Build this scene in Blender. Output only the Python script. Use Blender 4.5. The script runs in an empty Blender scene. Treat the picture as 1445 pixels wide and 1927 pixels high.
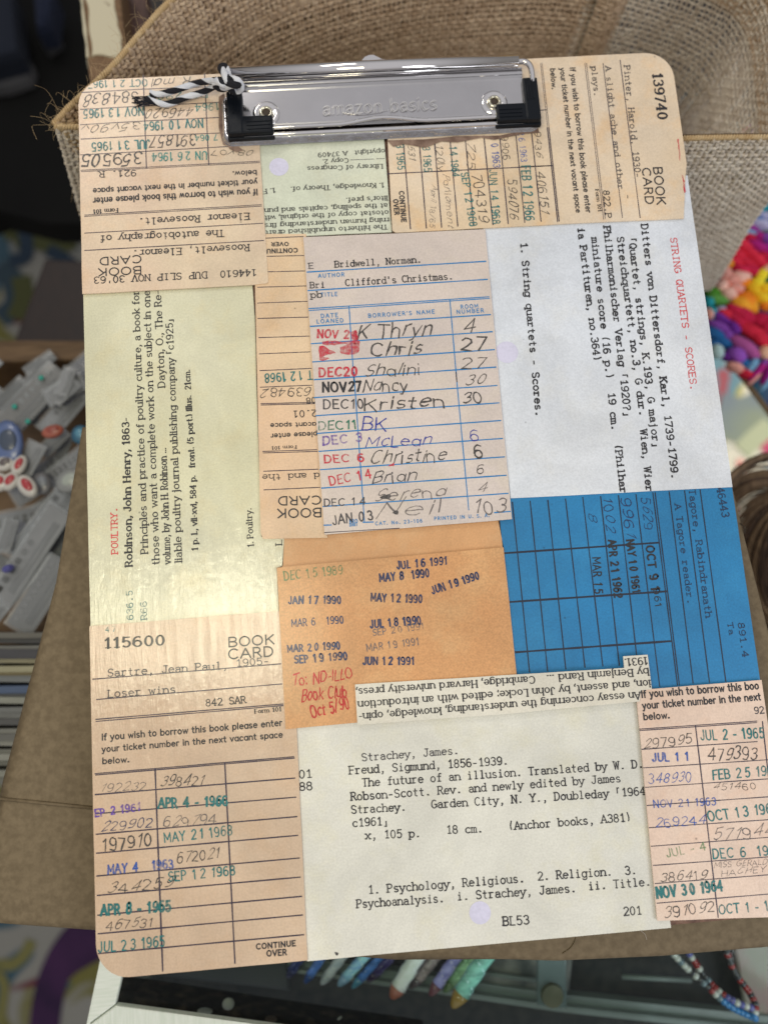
import bpy, bmesh, math, random
from mathutils import Vector, Matrix, noise
random.seed(7)
S = bpy.context.scene
COL = S.collection
# units: 1 Blender unit = 10 cm. The clipboard lies in the plane z = 0, its lower left corner at the origin.

# ------------------------------------------------------------------ camera, world, light, exposure
cam = bpy.data.cameras.new('camera'); camo = bpy.data.objects.new('camera', cam); COL.objects.link(camo)
camo.matrix_world = Matrix.Translation((0.9272, 1.0491, 2.6916)) @ Matrix([[0.996713, 0.071226, -0.038609], [-0.076128, 0.986418, -0.145548], [0.027718, 0.148009, 0.988598]]).to_4x4()
cam.sensor_fit = 'VERTICAL'; cam.sensor_height = 24.0; cam.lens = 24.0 * 1450.0 / 1927.0
cam.clip_start = 0.05; cam.clip_end = 200
cam.dof.use_dof = True; cam.dof.focus_distance = 2.69; cam.dof.aperture_fstop = 0.40
S.camera = camo
S.view_settings.view_transform = 'Standard'; S.view_settings.look = 'None'
S.view_settings.exposure = 0.0; S.view_settings.gamma = 1.0
W = bpy.data.worlds.new('World'); S.world = W; W.use_nodes = True
nt = W.node_tree; nt.nodes.clear()
wo = nt.nodes.new('ShaderNodeOutputWorld'); wb = nt.nodes.new('ShaderNodeBackground')
tc = nt.nodes.new('ShaderNodeTexCoord'); sx = nt.nodes.new('ShaderNodeSeparateXYZ'); wr = nt.nodes.new('ShaderNodeValToRGB')
nt.links.new(tc.outputs['Generated'], sx.inputs[0])
nt.links.new(sx.outputs['Z'], wr.inputs[0]); nt.links.new(wr.outputs[0], wb.inputs[0]); nt.links.new(wb.outputs[0], wo.inputs[0])
wr.color_ramp.elements[0].position = 0.0; wr.color_ramp.elements[0].color = (0.20, 0.19, 0.18, 1)
wr.color_ramp.elements[1].position = 0.85; wr.color_ramp.elements[1].color = (0.56, 0.55, 0.565, 1)
e = wr.color_ramp.elements.new(0.4); e.color = (0.36, 0.355, 0.36, 1)
wb.inputs[1].default_value = 1.0

def area(name, loc, target, sx_, sy_, power, color):
    l = bpy.data.lights.new(name, 'AREA'); l.shape = 'RECTANGLE'; l.size = sx_; l.size_y = sy_; l.energy = power; l.color = color
    o = bpy.data.objects.new(name, l); COL.objects.link(o); o.location = loc
    o.rotation_euler = (Vector(target) - Vector(loc)).to_track_quat('-Z', 'Y').to_euler(); return o
area('window_light', (8.0, -3.5, 6.5), (1.4, 1.8, 0), 3.5, 4.0, 330, (0.93, 0.96, 1.0))
area('barrel_highlight_light', (-1.5, 7.5, 5.5), (1.2, 2.0, 0), 3.0, 1.0, 90, (1.0, 0.95, 0.86))  # added lamp, not a door; gives the chrome barrel its highlights
area('glare_light', (-0.38, 1.12, 4.6), (0.45, 1.1, 0), 1.0, 1.9, 76, (1.0, 0.93, 0.66))
def spot(name, loc, target, power, ang, color):
    l = bpy.data.lights.new(name, 'SPOT'); l.energy = power; l.spot_size = math.radians(ang); l.spot_blend = 0.5; l.color = color; l.shadow_soft_size = 0.3
    o = bpy.data.objects.new(name, l); COL.objects.link(o); o.location = loc
    o.rotation_euler = (Vector(target) - Vector(loc)).to_track_quat('-Z', 'Y').to_euler(); return o
spot('floor_sunlight', (16, 4, 6), (7.3325, 2.9157, -8), 42000, 24, (1.0, 0.93, 0.78))

# ------------------------------------------------------------------ materials
def nodes(m):
    m.use_nodes = True; t = m.node_tree; return t, t.nodes, t.links
def mat(name, col, rough=0.5, metal=0.0, col2=None, nscale=8.0, bump=0.0, bscale=60.0, coat=0.0, alpha=1.0, stretch=(1,1,1), spec=0.5, ramp=(0.35, 0.65), trans=0.0):
    m = bpy.data.materials.new(name); t, N, L = nodes(m); b = N['Principled BSDF']
    b.inputs['Base Color'].default_value = (*col, 1); b.inputs['Roughness'].default_value = rough; b.inputs['Metallic'].default_value = metal
    b.inputs['Specular IOR Level'].default_value = spec
    b.inputs['Coat Weight'].default_value = coat; b.inputs['Coat Roughness'].default_value = 0.12; b.inputs['Alpha'].default_value = alpha
    b.inputs['Transmission Weight'].default_value = trans
    tcn = N.new('ShaderNodeTexCoord'); mp = N.new('ShaderNodeMapping'); mp.inputs['Scale'].default_value = stretch
    L.new(tcn.outputs['Object'], mp.inputs[0])
    if col2 is not None:
        n = N.new('ShaderNodeTexNoise'); n.inputs['Scale'].default_value = nscale; n.inputs['Detail'].default_value = 6
        L.new(mp.outputs[0], n.inputs['Vector'])
        r = N.new('ShaderNodeValToRGB'); r.color_ramp.elements[0].color = (*col, 1); r.color_ramp.elements[1].color = (*col2, 1)
        r.color_ramp.elements[0].position = ramp[0]; r.color_ramp.elements[1].position = ramp[1]
        L.new(n.outputs['Fac'], r.inputs[0]); L.new(r.outputs[0], b.inputs['Base Color'])
    if bump:
        n2 = N.new('ShaderNodeTexNoise'); n2.inputs['Scale'].default_value = bscale; n2.inputs['Detail'].default_value = 5
        L.new(mp.outputs[0], n2.inputs['Vector'])
        bp = N.new('ShaderNodeBump'); bp.inputs['Strength'].default_value = bump; bp.inputs['Distance'].default_value = 0.01
        L.new(n2.outputs['Fac'], bp.inputs['Height']); L.new(bp.outputs[0], b.inputs['Normal'])
    return m

def varnish(N, L, vec, strength):
    """brushed glue varnish relief: streaks along the board, plus fine pebbling"""
    mp = N.new('ShaderNodeMapping'); mp.inputs['Scale'].default_value = (26, 3.2, 1); mp.inputs['Rotation'].default_value = (0, 0, 0.03); L.new(vec, mp.inputs[0])
    n1 = N.new('ShaderNodeTexNoise'); n1.inputs['Scale'].default_value = 1.4; n1.inputs['Detail'].default_value = 7; n1.inputs['Roughness'].default_value = 0.66; n1.inputs['Distortion'].default_value = 0.5
    L.new(mp.outputs[0], n1.inputs['Vector'])
    n2 = N.new('ShaderNodeTexNoise'); n2.inputs['Scale'].default_value = 34; n2.inputs['Detail'].default_value = 4; L.new(vec, n2.inputs['Vector'])
    a = N.new('ShaderNodeMath'); a.operation = 'MULTIPLY_ADD'; a.inputs[1].default_value = 0.35
    L.new(n2.outputs['Fac'], a.inputs[0]); L.new(n1.outputs['Fac'], a.inputs[2])
    bp = N.new('ShaderNodeBump'); bp.inputs['Strength'].default_value = strength; bp.inputs['Distance'].default_value = 0.0038
    L.new(a.outputs[0], bp.inputs['Height']); return bp

def paper(name, c1, c2, c3, off, vs=0.08, crough=0.16, coat=0.5, grain=0.05):
    """aged card stock: broad stains c1..c2, a foxed tint c3, fibre grain; sealed under brushed varnish"""
    m = bpy.data.materials.new(name); t, N, L = nodes(m); b = N['Principled BSDF']
    tcn = N.new('ShaderNodeTexCoord'); mp = N.new('ShaderNodeMapping'); mp.inputs['Location'].default_value = (off * 1.7, off * 2.3, off)
    L.new(tcn.outputs['Object'], mp.inputs[0]); v = mp.outputs[0]
    n1 = N.new('ShaderNodeTexNoise'); n1.inputs['Scale'].default_value = 1.6; n1.inputs['Detail'].default_value = 5; n1.inputs['Roughness'].default_value = 0.55; L.new(v, n1.inputs['Vector'])
    r1 = N.new('ShaderNodeValToRGB'); r1.color_ramp.elements[0].position = 0.38; r1.color_ramp.elements[1].position = 0.66
    r1.color_ramp.elements[0].color = (*c1, 1); r1.color_ramp.elements[1].color = (*c2, 1); L.new(n1.outputs['Fac'], r1.inputs[0])
    n2 = N.new('ShaderNodeTexNoise'); n2.inputs['Scale'].default_value = 5.5; n2.inputs['Detail'].default_value = 9; n2.inputs['Roughness'].default_value = 0.7; L.new(v, n2.inputs['Vector'])
    r2 = N.new('ShaderNodeValToRGB'); r2.color_ramp.elements[0].position = 0.5; r2.color_ramp.elements[1].position = 0.8
    r2.color_ramp.elements[0].color = (0, 0, 0, 1); r2.color_ramp.elements[1].color = (0.8, 0.8, 0.8, 1); L.new(n2.outputs['Fac'], r2.inputs[0])
    mx = N.new('ShaderNodeMixRGB'); L.new(r2.outputs[0], mx.inputs[0]); L.new(r1.outputs[0], mx.inputs[1]); mx.inputs[2].default_value = (*c3, 1)
    n3 = N.new('ShaderNodeTexNoise'); n3.inputs['Scale'].default_value = 150; n3.inputs['Detail'].default_value = 3; L.new(v, n3.inputs['Vector'])
    r3 = N.new('ShaderNodeMapRange'); r3.inputs['From Min'].default_value = 0.3; r3.inputs['From Max'].default_value = 0.7; r3.inputs['To Min'].default_value = 1 - grain * 2; r3.inputs['To Max'].default_value = 1 + grain; L.new(n3.outputs['Fac'], r3.inputs[0])
    # sparse dark specks
    vo = N.new('ShaderNodeTexVoronoi'); vo.inputs['Scale'].default_value = 7; L.new(v, vo.inputs['Vector'])
    sp = N.new('ShaderNodeMapRange'); sp.inputs['From Min'].default_value = 0.018; sp.inputs['From Max'].default_value = 0.035; sp.inputs['To Min'].default_value = 0.55; sp.inputs['To Max'].default_value = 1.0; L.new(vo.outputs['Distance'], sp.inputs[0])
    mu0 = N.new('ShaderNodeMath'); mu0.operation = 'MULTIPLY'; L.new(r3.outputs[0], mu0.inputs[0]); L.new(sp.outputs[0], mu0.inputs[1])
    n5 = N.new('ShaderNodeTexNoise'); n5.inputs['Scale'].default_value = 2.7; n5.inputs['Detail'].default_value = 8; n5.inputs['Roughness'].default_value = 0.62; n5.inputs['Distortion'].default_value = 0.6; L.new(tcn.outputs['Object'], n5.inputs['Vector'])
    r5 = N.new('ShaderNodeMapRange'); r5.inputs['From Min'].default_value = 0.34; r5.inputs['From Max'].default_value = 0.62; r5.inputs['To Min'].default_value = 0.84; r5.inputs['To Max'].default_value = 1.03; L.new(n5.outputs['Fac'], r5.inputs[0])
    mu = N.new('ShaderNodeMath'); mu.operation = 'MULTIPLY'; L.new(mu0.outputs[0], mu.inputs[0]); L.new(r5.outputs[0], mu.inputs[1])
    m3 = N.new('ShaderNodeVectorMath'); m3.operation = 'SCALE'; L.new(mx.outputs[0], m3.inputs[0]); L.new(mu.outputs[0], m3.inputs['Scale'])
    L.new(m3.outputs[0], b.inputs['Base Color'])
    b.inputs['Roughness'].default_value = 0.5; b.inputs['Coat Weight'].default_value = coat; b.inputs['Coat Roughness'].default_value = crough
    bp = varnish(N, L, tcn.outputs['Object'], vs); L.new(bp.outputs[0], b.inputs['Normal']); L.new(bp.outputs[0], b.inputs['Coat Normal'])
    return m

def ink(name, col, patch=0.25, lo=0.55, hi=1.0, scale=90, vs=0.08, coat=0.4):
    """printed / stamped / pencilled ink with uneven coverage"""
    m = bpy.data.materials.new(name); t, N, L = nodes(m); b = N['Principled BSDF']
    b.inputs['Base Color'].default_value = (*col, 1); b.inputs['Roughness'].default_value = 0.5
    b.inputs['Coat Weight'].default_value = coat; b.inputs['Coat Roughness'].default_value = 0.16
    tcn = N.new('ShaderNodeTexCoord')
    if 'stamp' in name: lo -= 0.28
    n = N.new('ShaderNodeTexNoise'); n.inputs['Scale'].default_value = scale; n.inputs['Detail'].default_value = 3; L.new(tcn.outputs['Object'], n.inputs['Vector'])
    n2 = N.new('ShaderNodeTexNoise'); n2.inputs['Scale'].default_value = 11; n2.inputs['Detail'].default_value = 4; L.new(tcn.outputs['Object'], n2.inputs['Vector'])
    ad = N.new('ShaderNodeMath'); ad.operation = 'ADD'; L.new(n.outputs['Fac'], ad.inputs[0]); L.new(n2.outputs['Fac'], ad.inputs[1])
    r = N.new('ShaderNodeMapRange'); r.inputs['From Min'].default_value = 1 - patch * 1.3; r.inputs['From Max'].default_value = 1 + patch * 0.6
    r.inputs['To Min'].default_value = lo; r.inputs['To Max'].default_value = hi; L.new(ad.outputs[0], r.inputs[0]); L.new(r.outputs[0], b.inputs['Alpha'])
    bp = varnish(N, L, tcn.outputs['Object'], vs); L.new(bp.outputs[0], b.inputs['Normal'])
    return m

INK = dict(
    black=ink('black_ink', (0.014, 0.013, 0.018), lo=0.86), dark=ink('faded_typewriter_ink', (0.05, 0.045, 0.055), lo=0.62, hi=0.98),
    grey=ink('grey_stamp_ink', (0.16, 0.15, 0.17), lo=0.25, hi=0.8), ink=ink('purple_black_rule_ink', (0.03, 0.018, 0.045), lo=0.8),
    teal=ink('teal_stamp_ink', (0.004, 0.17, 0.175), lo=0.68, hi=1.0), teal2=ink('pale_teal_stamp_ink', (0.02, 0.27, 0.25), lo=0.5, hi=0.9),
    teal3=ink('dull_teal_ink', (0.05, 0.20, 0.20), lo=0.3, hi=0.8), green=ink('green_stamp_ink', (0.01, 0.17, 0.10), lo=0.4), green2=ink('faded_green_stamp_ink', (0.16, 0.30, 0.13), lo=0.3, hi=0.7),
    blue=ink('blue_stamp_ink', (0.015, 0.09, 0.42), lo=0.5, hi=0.9), blue2=ink('pale_blue_stamp_ink', (0.09, 0.16, 0.5), lo=0.4, hi=0.8),
    purple=ink('purple_stamp_ink', (0.14, 0.06, 0.42), lo=0.45, hi=0.9), red=ink('red_stamp_ink', (0.62, 0.02, 0.05), lo=0.5, hi=0.95),
    red2=ink('faded_red_typing_ink', (0.72, 0.06, 0.07), lo=0.6, hi=0.95), redpen=ink('red_pen_ink', (0.55, 0.012, 0.015), lo=0.65),
    rule=ink('navy_black_rule_ink', (0.004, 0.012, 0.035), lo=0.9),
    navy=ink('navy_ink', (0.01, 0.028, 0.11), lo=0.5, hi=0.98), navy2=ink('dark_blue_grey_typing_ink', (0.006, 0.03, 0.09), lo=0.75, hi=0.98),
    penblue=ink('blue_ballpoint_ink', (0.01, 0.03, 0.33), lo=0.75), pencil=ink('pencil_graphite', (0.05, 0.045, 0.045), lo=0.55, hi=0.98, scale=160),
    pencil2=ink('faint_pencil_graphite', (0.15, 0.13, 0.13), lo=0.35, hi=0.85, scale=160), cyan=ink('blue_form_ink', (0.006, 0.20, 0.50), lo=0.85),
    lilac=ink('lilac_paper', (0.70, 0.68, 0.86), lo=0.85, hi=1.0))

CREAM = (0.80, 0.66, 0.46); CREAM2 = (0.86, 0.74, 0.56); PEACH = (0.78, 0.50, 0.26)
PAPER = dict(
    A=paper('grey_catalogue_card', (0.72, 0.71, 0.645), (0.79, 0.775, 0.70), (0.77, 0.73, 0.54), 1.0, 0.05, coat=0.35),
    B=paper('yellow_green_catalogue_card', (0.73, 0.70, 0.475), (0.75, 0.73, 0.545), (0.74, 0.64, 0.37), 2.0, 0.75, crough=0.09, coat=1.0),
    D=paper('pale_green_catalogue_card', (0.68, 0.72, 0.58), (0.74, 0.76, 0.62), (0.72, 0.70, 0.50), 3.0, 0.25),
    H=paper('blue_white_catalogue_card', (0.72, 0.76, 0.84), (0.77, 0.80, 0.86), (0.78, 0.78, 0.76), 4.0, 0.04, coat=0.25),
    I=paper('cyan_blue_book_card', (0.014, 0.20, 0.46), (0.018, 0.23, 0.50), (0.03, 0.27, 0.55), 5.0, 0.04, coat=0.0, grain=0.07),
    O=paper('orange_slip_underlayer', (0.68, 0.345, 0.14), (0.71, 0.39, 0.18), (0.76, 0.50, 0.27), 6.0, 0.05, coat=0.25),
    F=paper('peach_book_card', (0.79, 0.55, 0.36), (0.81, 0.61, 0.40), (0.82, 0.52, 0.26), 7.0, 0.25),
    C=paper('pink_cream_book_card', (0.78, 0.57, 0.43), (0.80, 0.64, 0.46), (0.80, 0.52, 0.30), 8.0, 0.25),
    L=paper('tan_book_card', (0.66, 0.47, 0.32), (0.69, 0.52, 0.37), (0.64, 0.42, 0.25), 9.0, 0.75, crough=0.09, coat=1.0),
    E=paper('amber_cream_book_card', (0.80, 0.62, 0.42), (0.83, 0.69, 0.54), (0.86, 0.52, 0.22), 10.0, 0.2, coat=0.3),
    M=paper('pink_book_card', (0.80, 0.58, 0.46), (0.83, 0.65, 0.53), (0.82, 0.52, 0.36), 11.0, 0.2, coat=0.3),
    G=paper('grey_pink_loan_card', (0.68, 0.59, 0.55), (0.74, 0.63, 0.56), (0.72, 0.63, 0.50), 12.0, 0.2, coat=0.3),
    J=paper('orange_date_slip', (0.68, 0.335, 0.135), (0.70, 0.38, 0.165), (0.74, 0.46, 0.22), 13.0, 0.07, coat=0.25, grain=0.09),
    K=paper('white_text_clipping', (0.76, 0.72, 0.62), (0.78, 0.75, 0.66), (0.78, 0.72, 0.58), 14.0, 0.05, coat=0.25))
M_hard = mat('brown_hardboard', (0.10, 0.045, 0.03), 0.6, col2=(0.22, 0.12, 0.08), nscale=30, bump=0.3)
M_chrome = mat('chrome', (0.78, 0.76, 0.76), 0.05, 1.0, bump=0.08, bscale=7)
M_plate = mat('chrome_plate', (0.55, 0.54, 0.55), 0.16, 1.0, col2=(0.60, 0.59, 0.60), nscale=5, bump=0.02, bscale=6)
M_scuff = mat('scuffed_chrome', (0.62, 0.60, 0.62), 0.12, 1.0, col2=(0.75, 0.74, 0.76), nscale=14, bump=0.55, bscale=22)
M_emb = mat('embossed_edge', (0.80, 0.78, 0.75), 0.25, 1.0)
M_brass = mat('nickel_rivet', (0.72, 0.68, 0.55), 0.12, 1.0)
M_black = mat('black_plastic', (0.004, 0.006, 0.010), 0.38, bump=0.1, bscale=60, spec=0.22)
M_dark = mat('dark_hole', (0.05, 0.035, 0.025), 0.8)
M_glue = mat('brown_glue_scar', (0.14, 0.08, 0.055), 0.6, col2=(0.30, 0.20, 0.15), nscale=25, bump=0.4)
M_white_yarn = mat('white_cotton', (0.80, 0.81, 0.85), 0.85, col2=(0.70, 0.72, 0.80), nscale=40, bump=0.6, bscale=200)
M_black_yarn = mat('black_cotton', (0.008, 0.008, 0.014), 0.85, bump=0.6, bscale=200)
M_kraft = mat('kraft_card', (0.135, 0.098, 0.054), 0.75, col2=(0.185, 0.138, 0.080), nscale=45, bump=0.12, bscale=120)
M_wscr = mat('pale_scratch', (0.4, 0.34, 0.28), 0.8)
M_burlap = mat('burlap_thread', (0.50, 0.355, 0.235), 0.9, col2=(0.70, 0.54, 0.385), nscale=22, bump=0.5, bscale=160)
M_burlap_lit = mat('lit_burlap_thread', (0.64, 0.545, 0.44), 0.9, col2=(0.80, 0.72, 0.61), nscale=22, bump=0.5, bscale=160)  # paler copy of the burlap; light on front and net painted in
M_burlap_g = mat('golden_burlap_thread', (0.50, 0.34, 0.17), 0.9, col2=(0.60, 0.45, 0.26), nscale=22, bump=0.5, bscale=160)
M_lining = mat('burlap_lining', (0.27, 0.185, 0.125), 0.95, col2=(0.34, 0.24, 0.165), nscale=30)
M_fibre = mat('loose_jute_fibre', (0.50, 0.36, 0.20), 0.8)

# ------------------------------------------------------------------ helpers
def link(o, parent=None):
    COL.objects.link(o)
    if parent: o.parent = parent
    return o
def mesh(name, verts, faces, m, parent=None, smooth=False):
    me = bpy.data.meshes.new(name); me.from_pydata(verts, [], faces); me.materials.append(m)
    if smooth: me.polygons.foreach_set('use_smooth', [True] * len(me.polygons))
    return link(bpy.data.objects.new(name, me), parent)
def from_bm(name, bm, m, parent=None, smooth=False):
    bmesh.ops.recalc_face_normals(bm, faces=bm.faces)
    me = bpy.data.meshes.new(name); bm.to_mesh(me); bm.free(); me.materials.append(m)
    if smooth: me.polygons.foreach_set('use_smooth', [True] * len(me.polygons))
    return link(bpy.data.objects.new(name, me), parent)
def thing(name, label, cat, loc=(0, 0, 0), group=None):
    o = bpy.data.objects.new(name, None); COL.objects.link(o); o.empty_display_size = 0.1
    o['label'] = label; o['category'] = cat
    if group: o['group'] = group
    return o
def tag(o, label, cat, group=None):
    o['label'] = label; o['category'] = cat
    if group: o['group'] = group
    return o
def prism(pts, z0, z1, bevel=0.0, seg=2):
    """closed slab from a 2D outline"""
    bm = bmesh.new(); vs = [bm.verts.new((p[0], p[1], z1)) for p in pts]; f = bm.faces.new(vs)
    r = bmesh.ops.extrude_face_region(bm, geom=[f])
    for v in r['geom']:
        if isinstance(v, bmesh.types.BMVert): v.co.z = z0
    if bevel:
        es = [e for e in bm.edges if abs(e.verts[0].co.z - e.verts[1].co.z) < 1e-6 and abs(e.verts[0].co.z - z1) < 1e-6]
        bmesh.ops.bevel(bm, geom=es, offset=bevel, segments=seg, affect='EDGES', profile=0.6)
    return bm
def boxbm(bm, c, s, rot=0.0, bevel=0.0, tilt=None):
    r = bmesh.ops.create_cube(bm, size=1.0)
    vs = r['verts']; bmesh.ops.scale(bm, vec=s, verts=vs)
    if bevel:
        es = list({e for v in vs for e in v.link_edges}); g = bmesh.ops.bevel(bm, geom=es, offset=bevel, segments=2, affect='EDGES', profile=0.6)
        vs = list({v for f in g['faces'] for v in f.verts} | {v for v in vs if v.is_valid})
        # gather the whole island
        seen = set(vs); st = list(vs)
        while st:
            v = st.pop()
            for e in v.link_edges:
                w = e.other_vert(v)
                if w not in seen: seen.add(w); st.append(w)
        vs = list(seen)
    M = Matrix.Translation(c) @ Matrix.Rotation(rot, 4, 'Z') @ (tilt.to_matrix().to_4x4() if tilt is not None else Matrix())
    bmesh.ops.transform(bm, matrix=M, verts=vs); return vs
def tubes(paths, radii, sides=6, caps=True):
    """list of polylines -> verts, faces of tubes; radii is a number or one per path or per point"""
    V, F = [], []
    for k, pts in enumerate(paths):
        r = radii[k] if isinstance(radii, (list, tuple)) else radii
        pts = [Vector(p) for p in pts]; n = len(pts)
        if n < 2: continue
        t0 = (pts[1] - pts[0]).normalized(); up = Vector((0, 0, 1)) if abs(t0.z) < 0.9 else Vector((1, 0, 0))
        a = t0.cross(up).normalized(); base = len(V)
        for i, p in enumerate(pts):
            t = (pts[min(i + 1, n - 1)] - pts[max(i - 1, 0)])
            t = t.normalized() if t.length > 1e-9 else t0
            a = (a - t * a.dot(t)); a = a.normalized() if a.length > 1e-6 else t.orthogonal().normalized(); b = t.cross(a)
            rr = r[i] if isinstance(r, (list, tuple)) else r
            for s in range(sides):
                an = 2 * math.pi * s / sides; V.append(p + (a * math.cos(an) + b * math.sin(an)) * rr)
        for i in range(n - 1):
            for s in range(sides):
                F.append((base + i * sides + s, base + i * sides + (s + 1) % sides, base + (i + 1) * sides + (s + 1) % sides, base + (i + 1) * sides + s))
        if caps:
            F.append(tuple(base + s for s in range(sides))[::-1]); F.append(tuple(base + (n - 1) * sides + s for s in range(sides)))
    return V, F
def smooth_path(pts, sub=6):
    """Catmull-Rom"""
    P_ = [Vector(p) for p in pts]; out = []
    for i in range(len(P_) - 1):
        p0 = P_[max(i - 1, 0)]; p1 = P_[i]; p2 = P_[i + 1]; p3 = P_[min(i + 2, len(P_) - 1)]
        for s in range(sub):
            t = s / sub
            out.append(0.5 * ((2 * p1) + (p2 - p0) * t + (2 * p0 - 5 * p1 + 4 * p2 - p3) * t * t + (3 * p1 - p0 - 3 * p2 + p3) * t ** 3))
    out.append(P_[-1]); return out

# ------------------------------------------------------------------ lettering: single-stroke skeleton alphabets
G = {
'A': (60, '0,0 30,100 60,0;11,35 49,35'), 'B': (54, '5,0 5,100 28,100 @28,76,20,24,90,-90 5,52;28,52 @28,26,24,26,90,-90 5,0'),
'C': (62, '@34,50,31,50,48,312'), 'D': (60, '5,0 5,100 24,100 @24,50,31,50,90,-90 5,0'), 'E': (48, '46,100 5,100 5,0 46,0;5,52 38,52'),
'F': (45, '46,100 5,100 5,0;5,52 38,52'), 'G': (66, '@34,50,31,50,48,340;40,45 65,45 65,14'), 'H': (60, '6,0 6,100;54,0 54,100;6,52 54,52'),
'I': (14, '7,0 7,100'), 'J': (40, '34,100 34,28 @18,28,16,28,0,-165'), 'K': (56, '6,0 6,100;52,100 6,42;22,60 54,0'), 'L': (44, '6,100 6,0 42,0'),
'M': (72, '6,0 6,100 36,25 66,100 66,0'), 'N': (62, '6,0 6,100 56,0 56,100'), 'O': (66, '@33,50,30,50,90,450'), 'P': (50, '6,0 6,100 26,100 @26,74,20,26,90,-90 6,48'),
'Q': (66, '@33,50,30,50,90,450;40,25 62,-5'), 'R': (54, '6,0 6,100 26,100 @26,74,20,26,90,-90 6,48;28,48 52,0'), 'S': (50, '@25,75,20,25,30,270 @25,25,21,25,90,-150'),
'T': (56, '28,0 28,100;0,98 56,98'), 'U': (60, '6,100 6,32 @30,32,24,32,180,360 54,100'), 'V': (60, '2,100 30,0 58,100'), 'W': (84, '2,100 22,0 42,90 62,0 82,100'),
'X': (58, '4,0 54,100;4,100 54,0'), 'Y': (56, '2,100 28,48 54,100;28,48 28,0'), 'Z': (54, '4,100 50,100 4,0 52,0'),
'a': (50, '8,54 @25,47,17,19,150,0 42,8 50,1;42,38 26,38 @23,19,16,19,90,270 @26,19,16,19,270,350'), 'b': (52, '6,0 6,100;@28,33,22,33,180,540'),
'c': (48, '@28,33,22,33,45,315'), 'd': (54, '48,0 48,100;@26,33,22,33,0,360'), 'e': (52, '5,36 49,36 @27,33,22,33,8,315'), 'f': (32, '33,96 @27,82,12,18,70,180 15,0;2,64 30,64'),
'g': (52, '@26,33,21,33,0,360;47,66 47,-8 @27,-8,20,20,0,-150'), 'h': (52, '6,0 6,100;6,40 @27,40,20,26,180,0 47,0'), 'i': (14, '7,0 7,66;7,86 7,95'),
'j': (16, '10,66 10,-10 @0,-10,10,18,0,-110;10,86 10,95'), 'k': (48, '6,0 6,100;42,66 6,24;18,36 46,0'), 'l': (14, '7,0 7,100'),
'm': (78, '6,0 6,66;6,42 @23,44,16,22,180,0 39,0;39,42 @56,44,16,22,180,0 72,0'), 'n': (52, '6,0 6,66;6,40 @27,40,20,26,180,0 47,0'), 'o': (54, '@27,33,22,33,90,450'),
'p': (52, '6,-28 6,66;@28,33,22,33,180,540'), 'q': (52, '48,-28 48,66;@26,33,22,33,0,360'), 'r': (34, '6,0 6,66;6,40 @24,42,18,24,180,60'),
's': (42, '@21,49,15,17,35,270 @21,16,17,16,90,-145'), 't': (34, '14,92 14,14 @26,14,12,14,180,290;0,64 30,64'), 'u': (52, '6,66 6,24 @26,24,20,24,180,360 46,66;46,0 46,30'),
'v': (48, '2,66 24,0 46,66'), 'w': (68, '2,66 18,0 34,60 50,0 66,66'), 'x': (48, '4,0 44,66;4,66 44,0'), 'y': (48, '2,66 24,2;46,66 16,-28 4,-28'), 'z': (46, '4,66 42,66 4,0 44,0'),
'0': (52, '@27,50,20,50,90,450'), '1': (38, '8,80 24,100 24,0'), '2': (50, '@26,74,20,26,160,-35 6,0 48,0'), '3': (50, '@25,76,19,24,150,-85;@25,27,22,27,88,-150'),
'4': (56, '40,0 40,100 4,32 54,32'), '5': (50, '44,100 12,100 9,56 @25,32,21,32,130,-140'), '6': (52, '42,94 @30,62,24,38,75,180 5,30;@27,30,21,30,90,450'),
'7': (48, '5,100 46,100 20,0'), '8': (52, '@26,76,18,24,90,450;@26,27,21,27,90,450'), '9': (52, '10,6 @24,38,24,38,-75,0 48,70;@27,70,21,30,90,450'),
'.': (16, '2,4 14,4;2,9 14,9'), ',': (16, '4,8 13,8;12,6 10,-10 2,-22'), ';': (16, '8,8 8,-2 3,-14;8,55 8,63'), ':': (16, '8,0 8,8;8,55 8,63'), "'": (14, '8,100 6,74'), '-': (34, '4,38 30,38'),
'(': (24, '20,110 @34,45,26,62,140,220'), ')': (24, '4,110 @-10,45,26,62,40,-40'), '[': (30, '26,108 7,108 7,42'), ']': (30, '22,46 22,-16 3,-16'), '?': (46, '@23,78,18,22,170,-40 23,48 23,28;23,0 23,7'), '/': (44, '2,-10 42,105'), ' ': (34, ''), '~': (10, '')}
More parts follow.
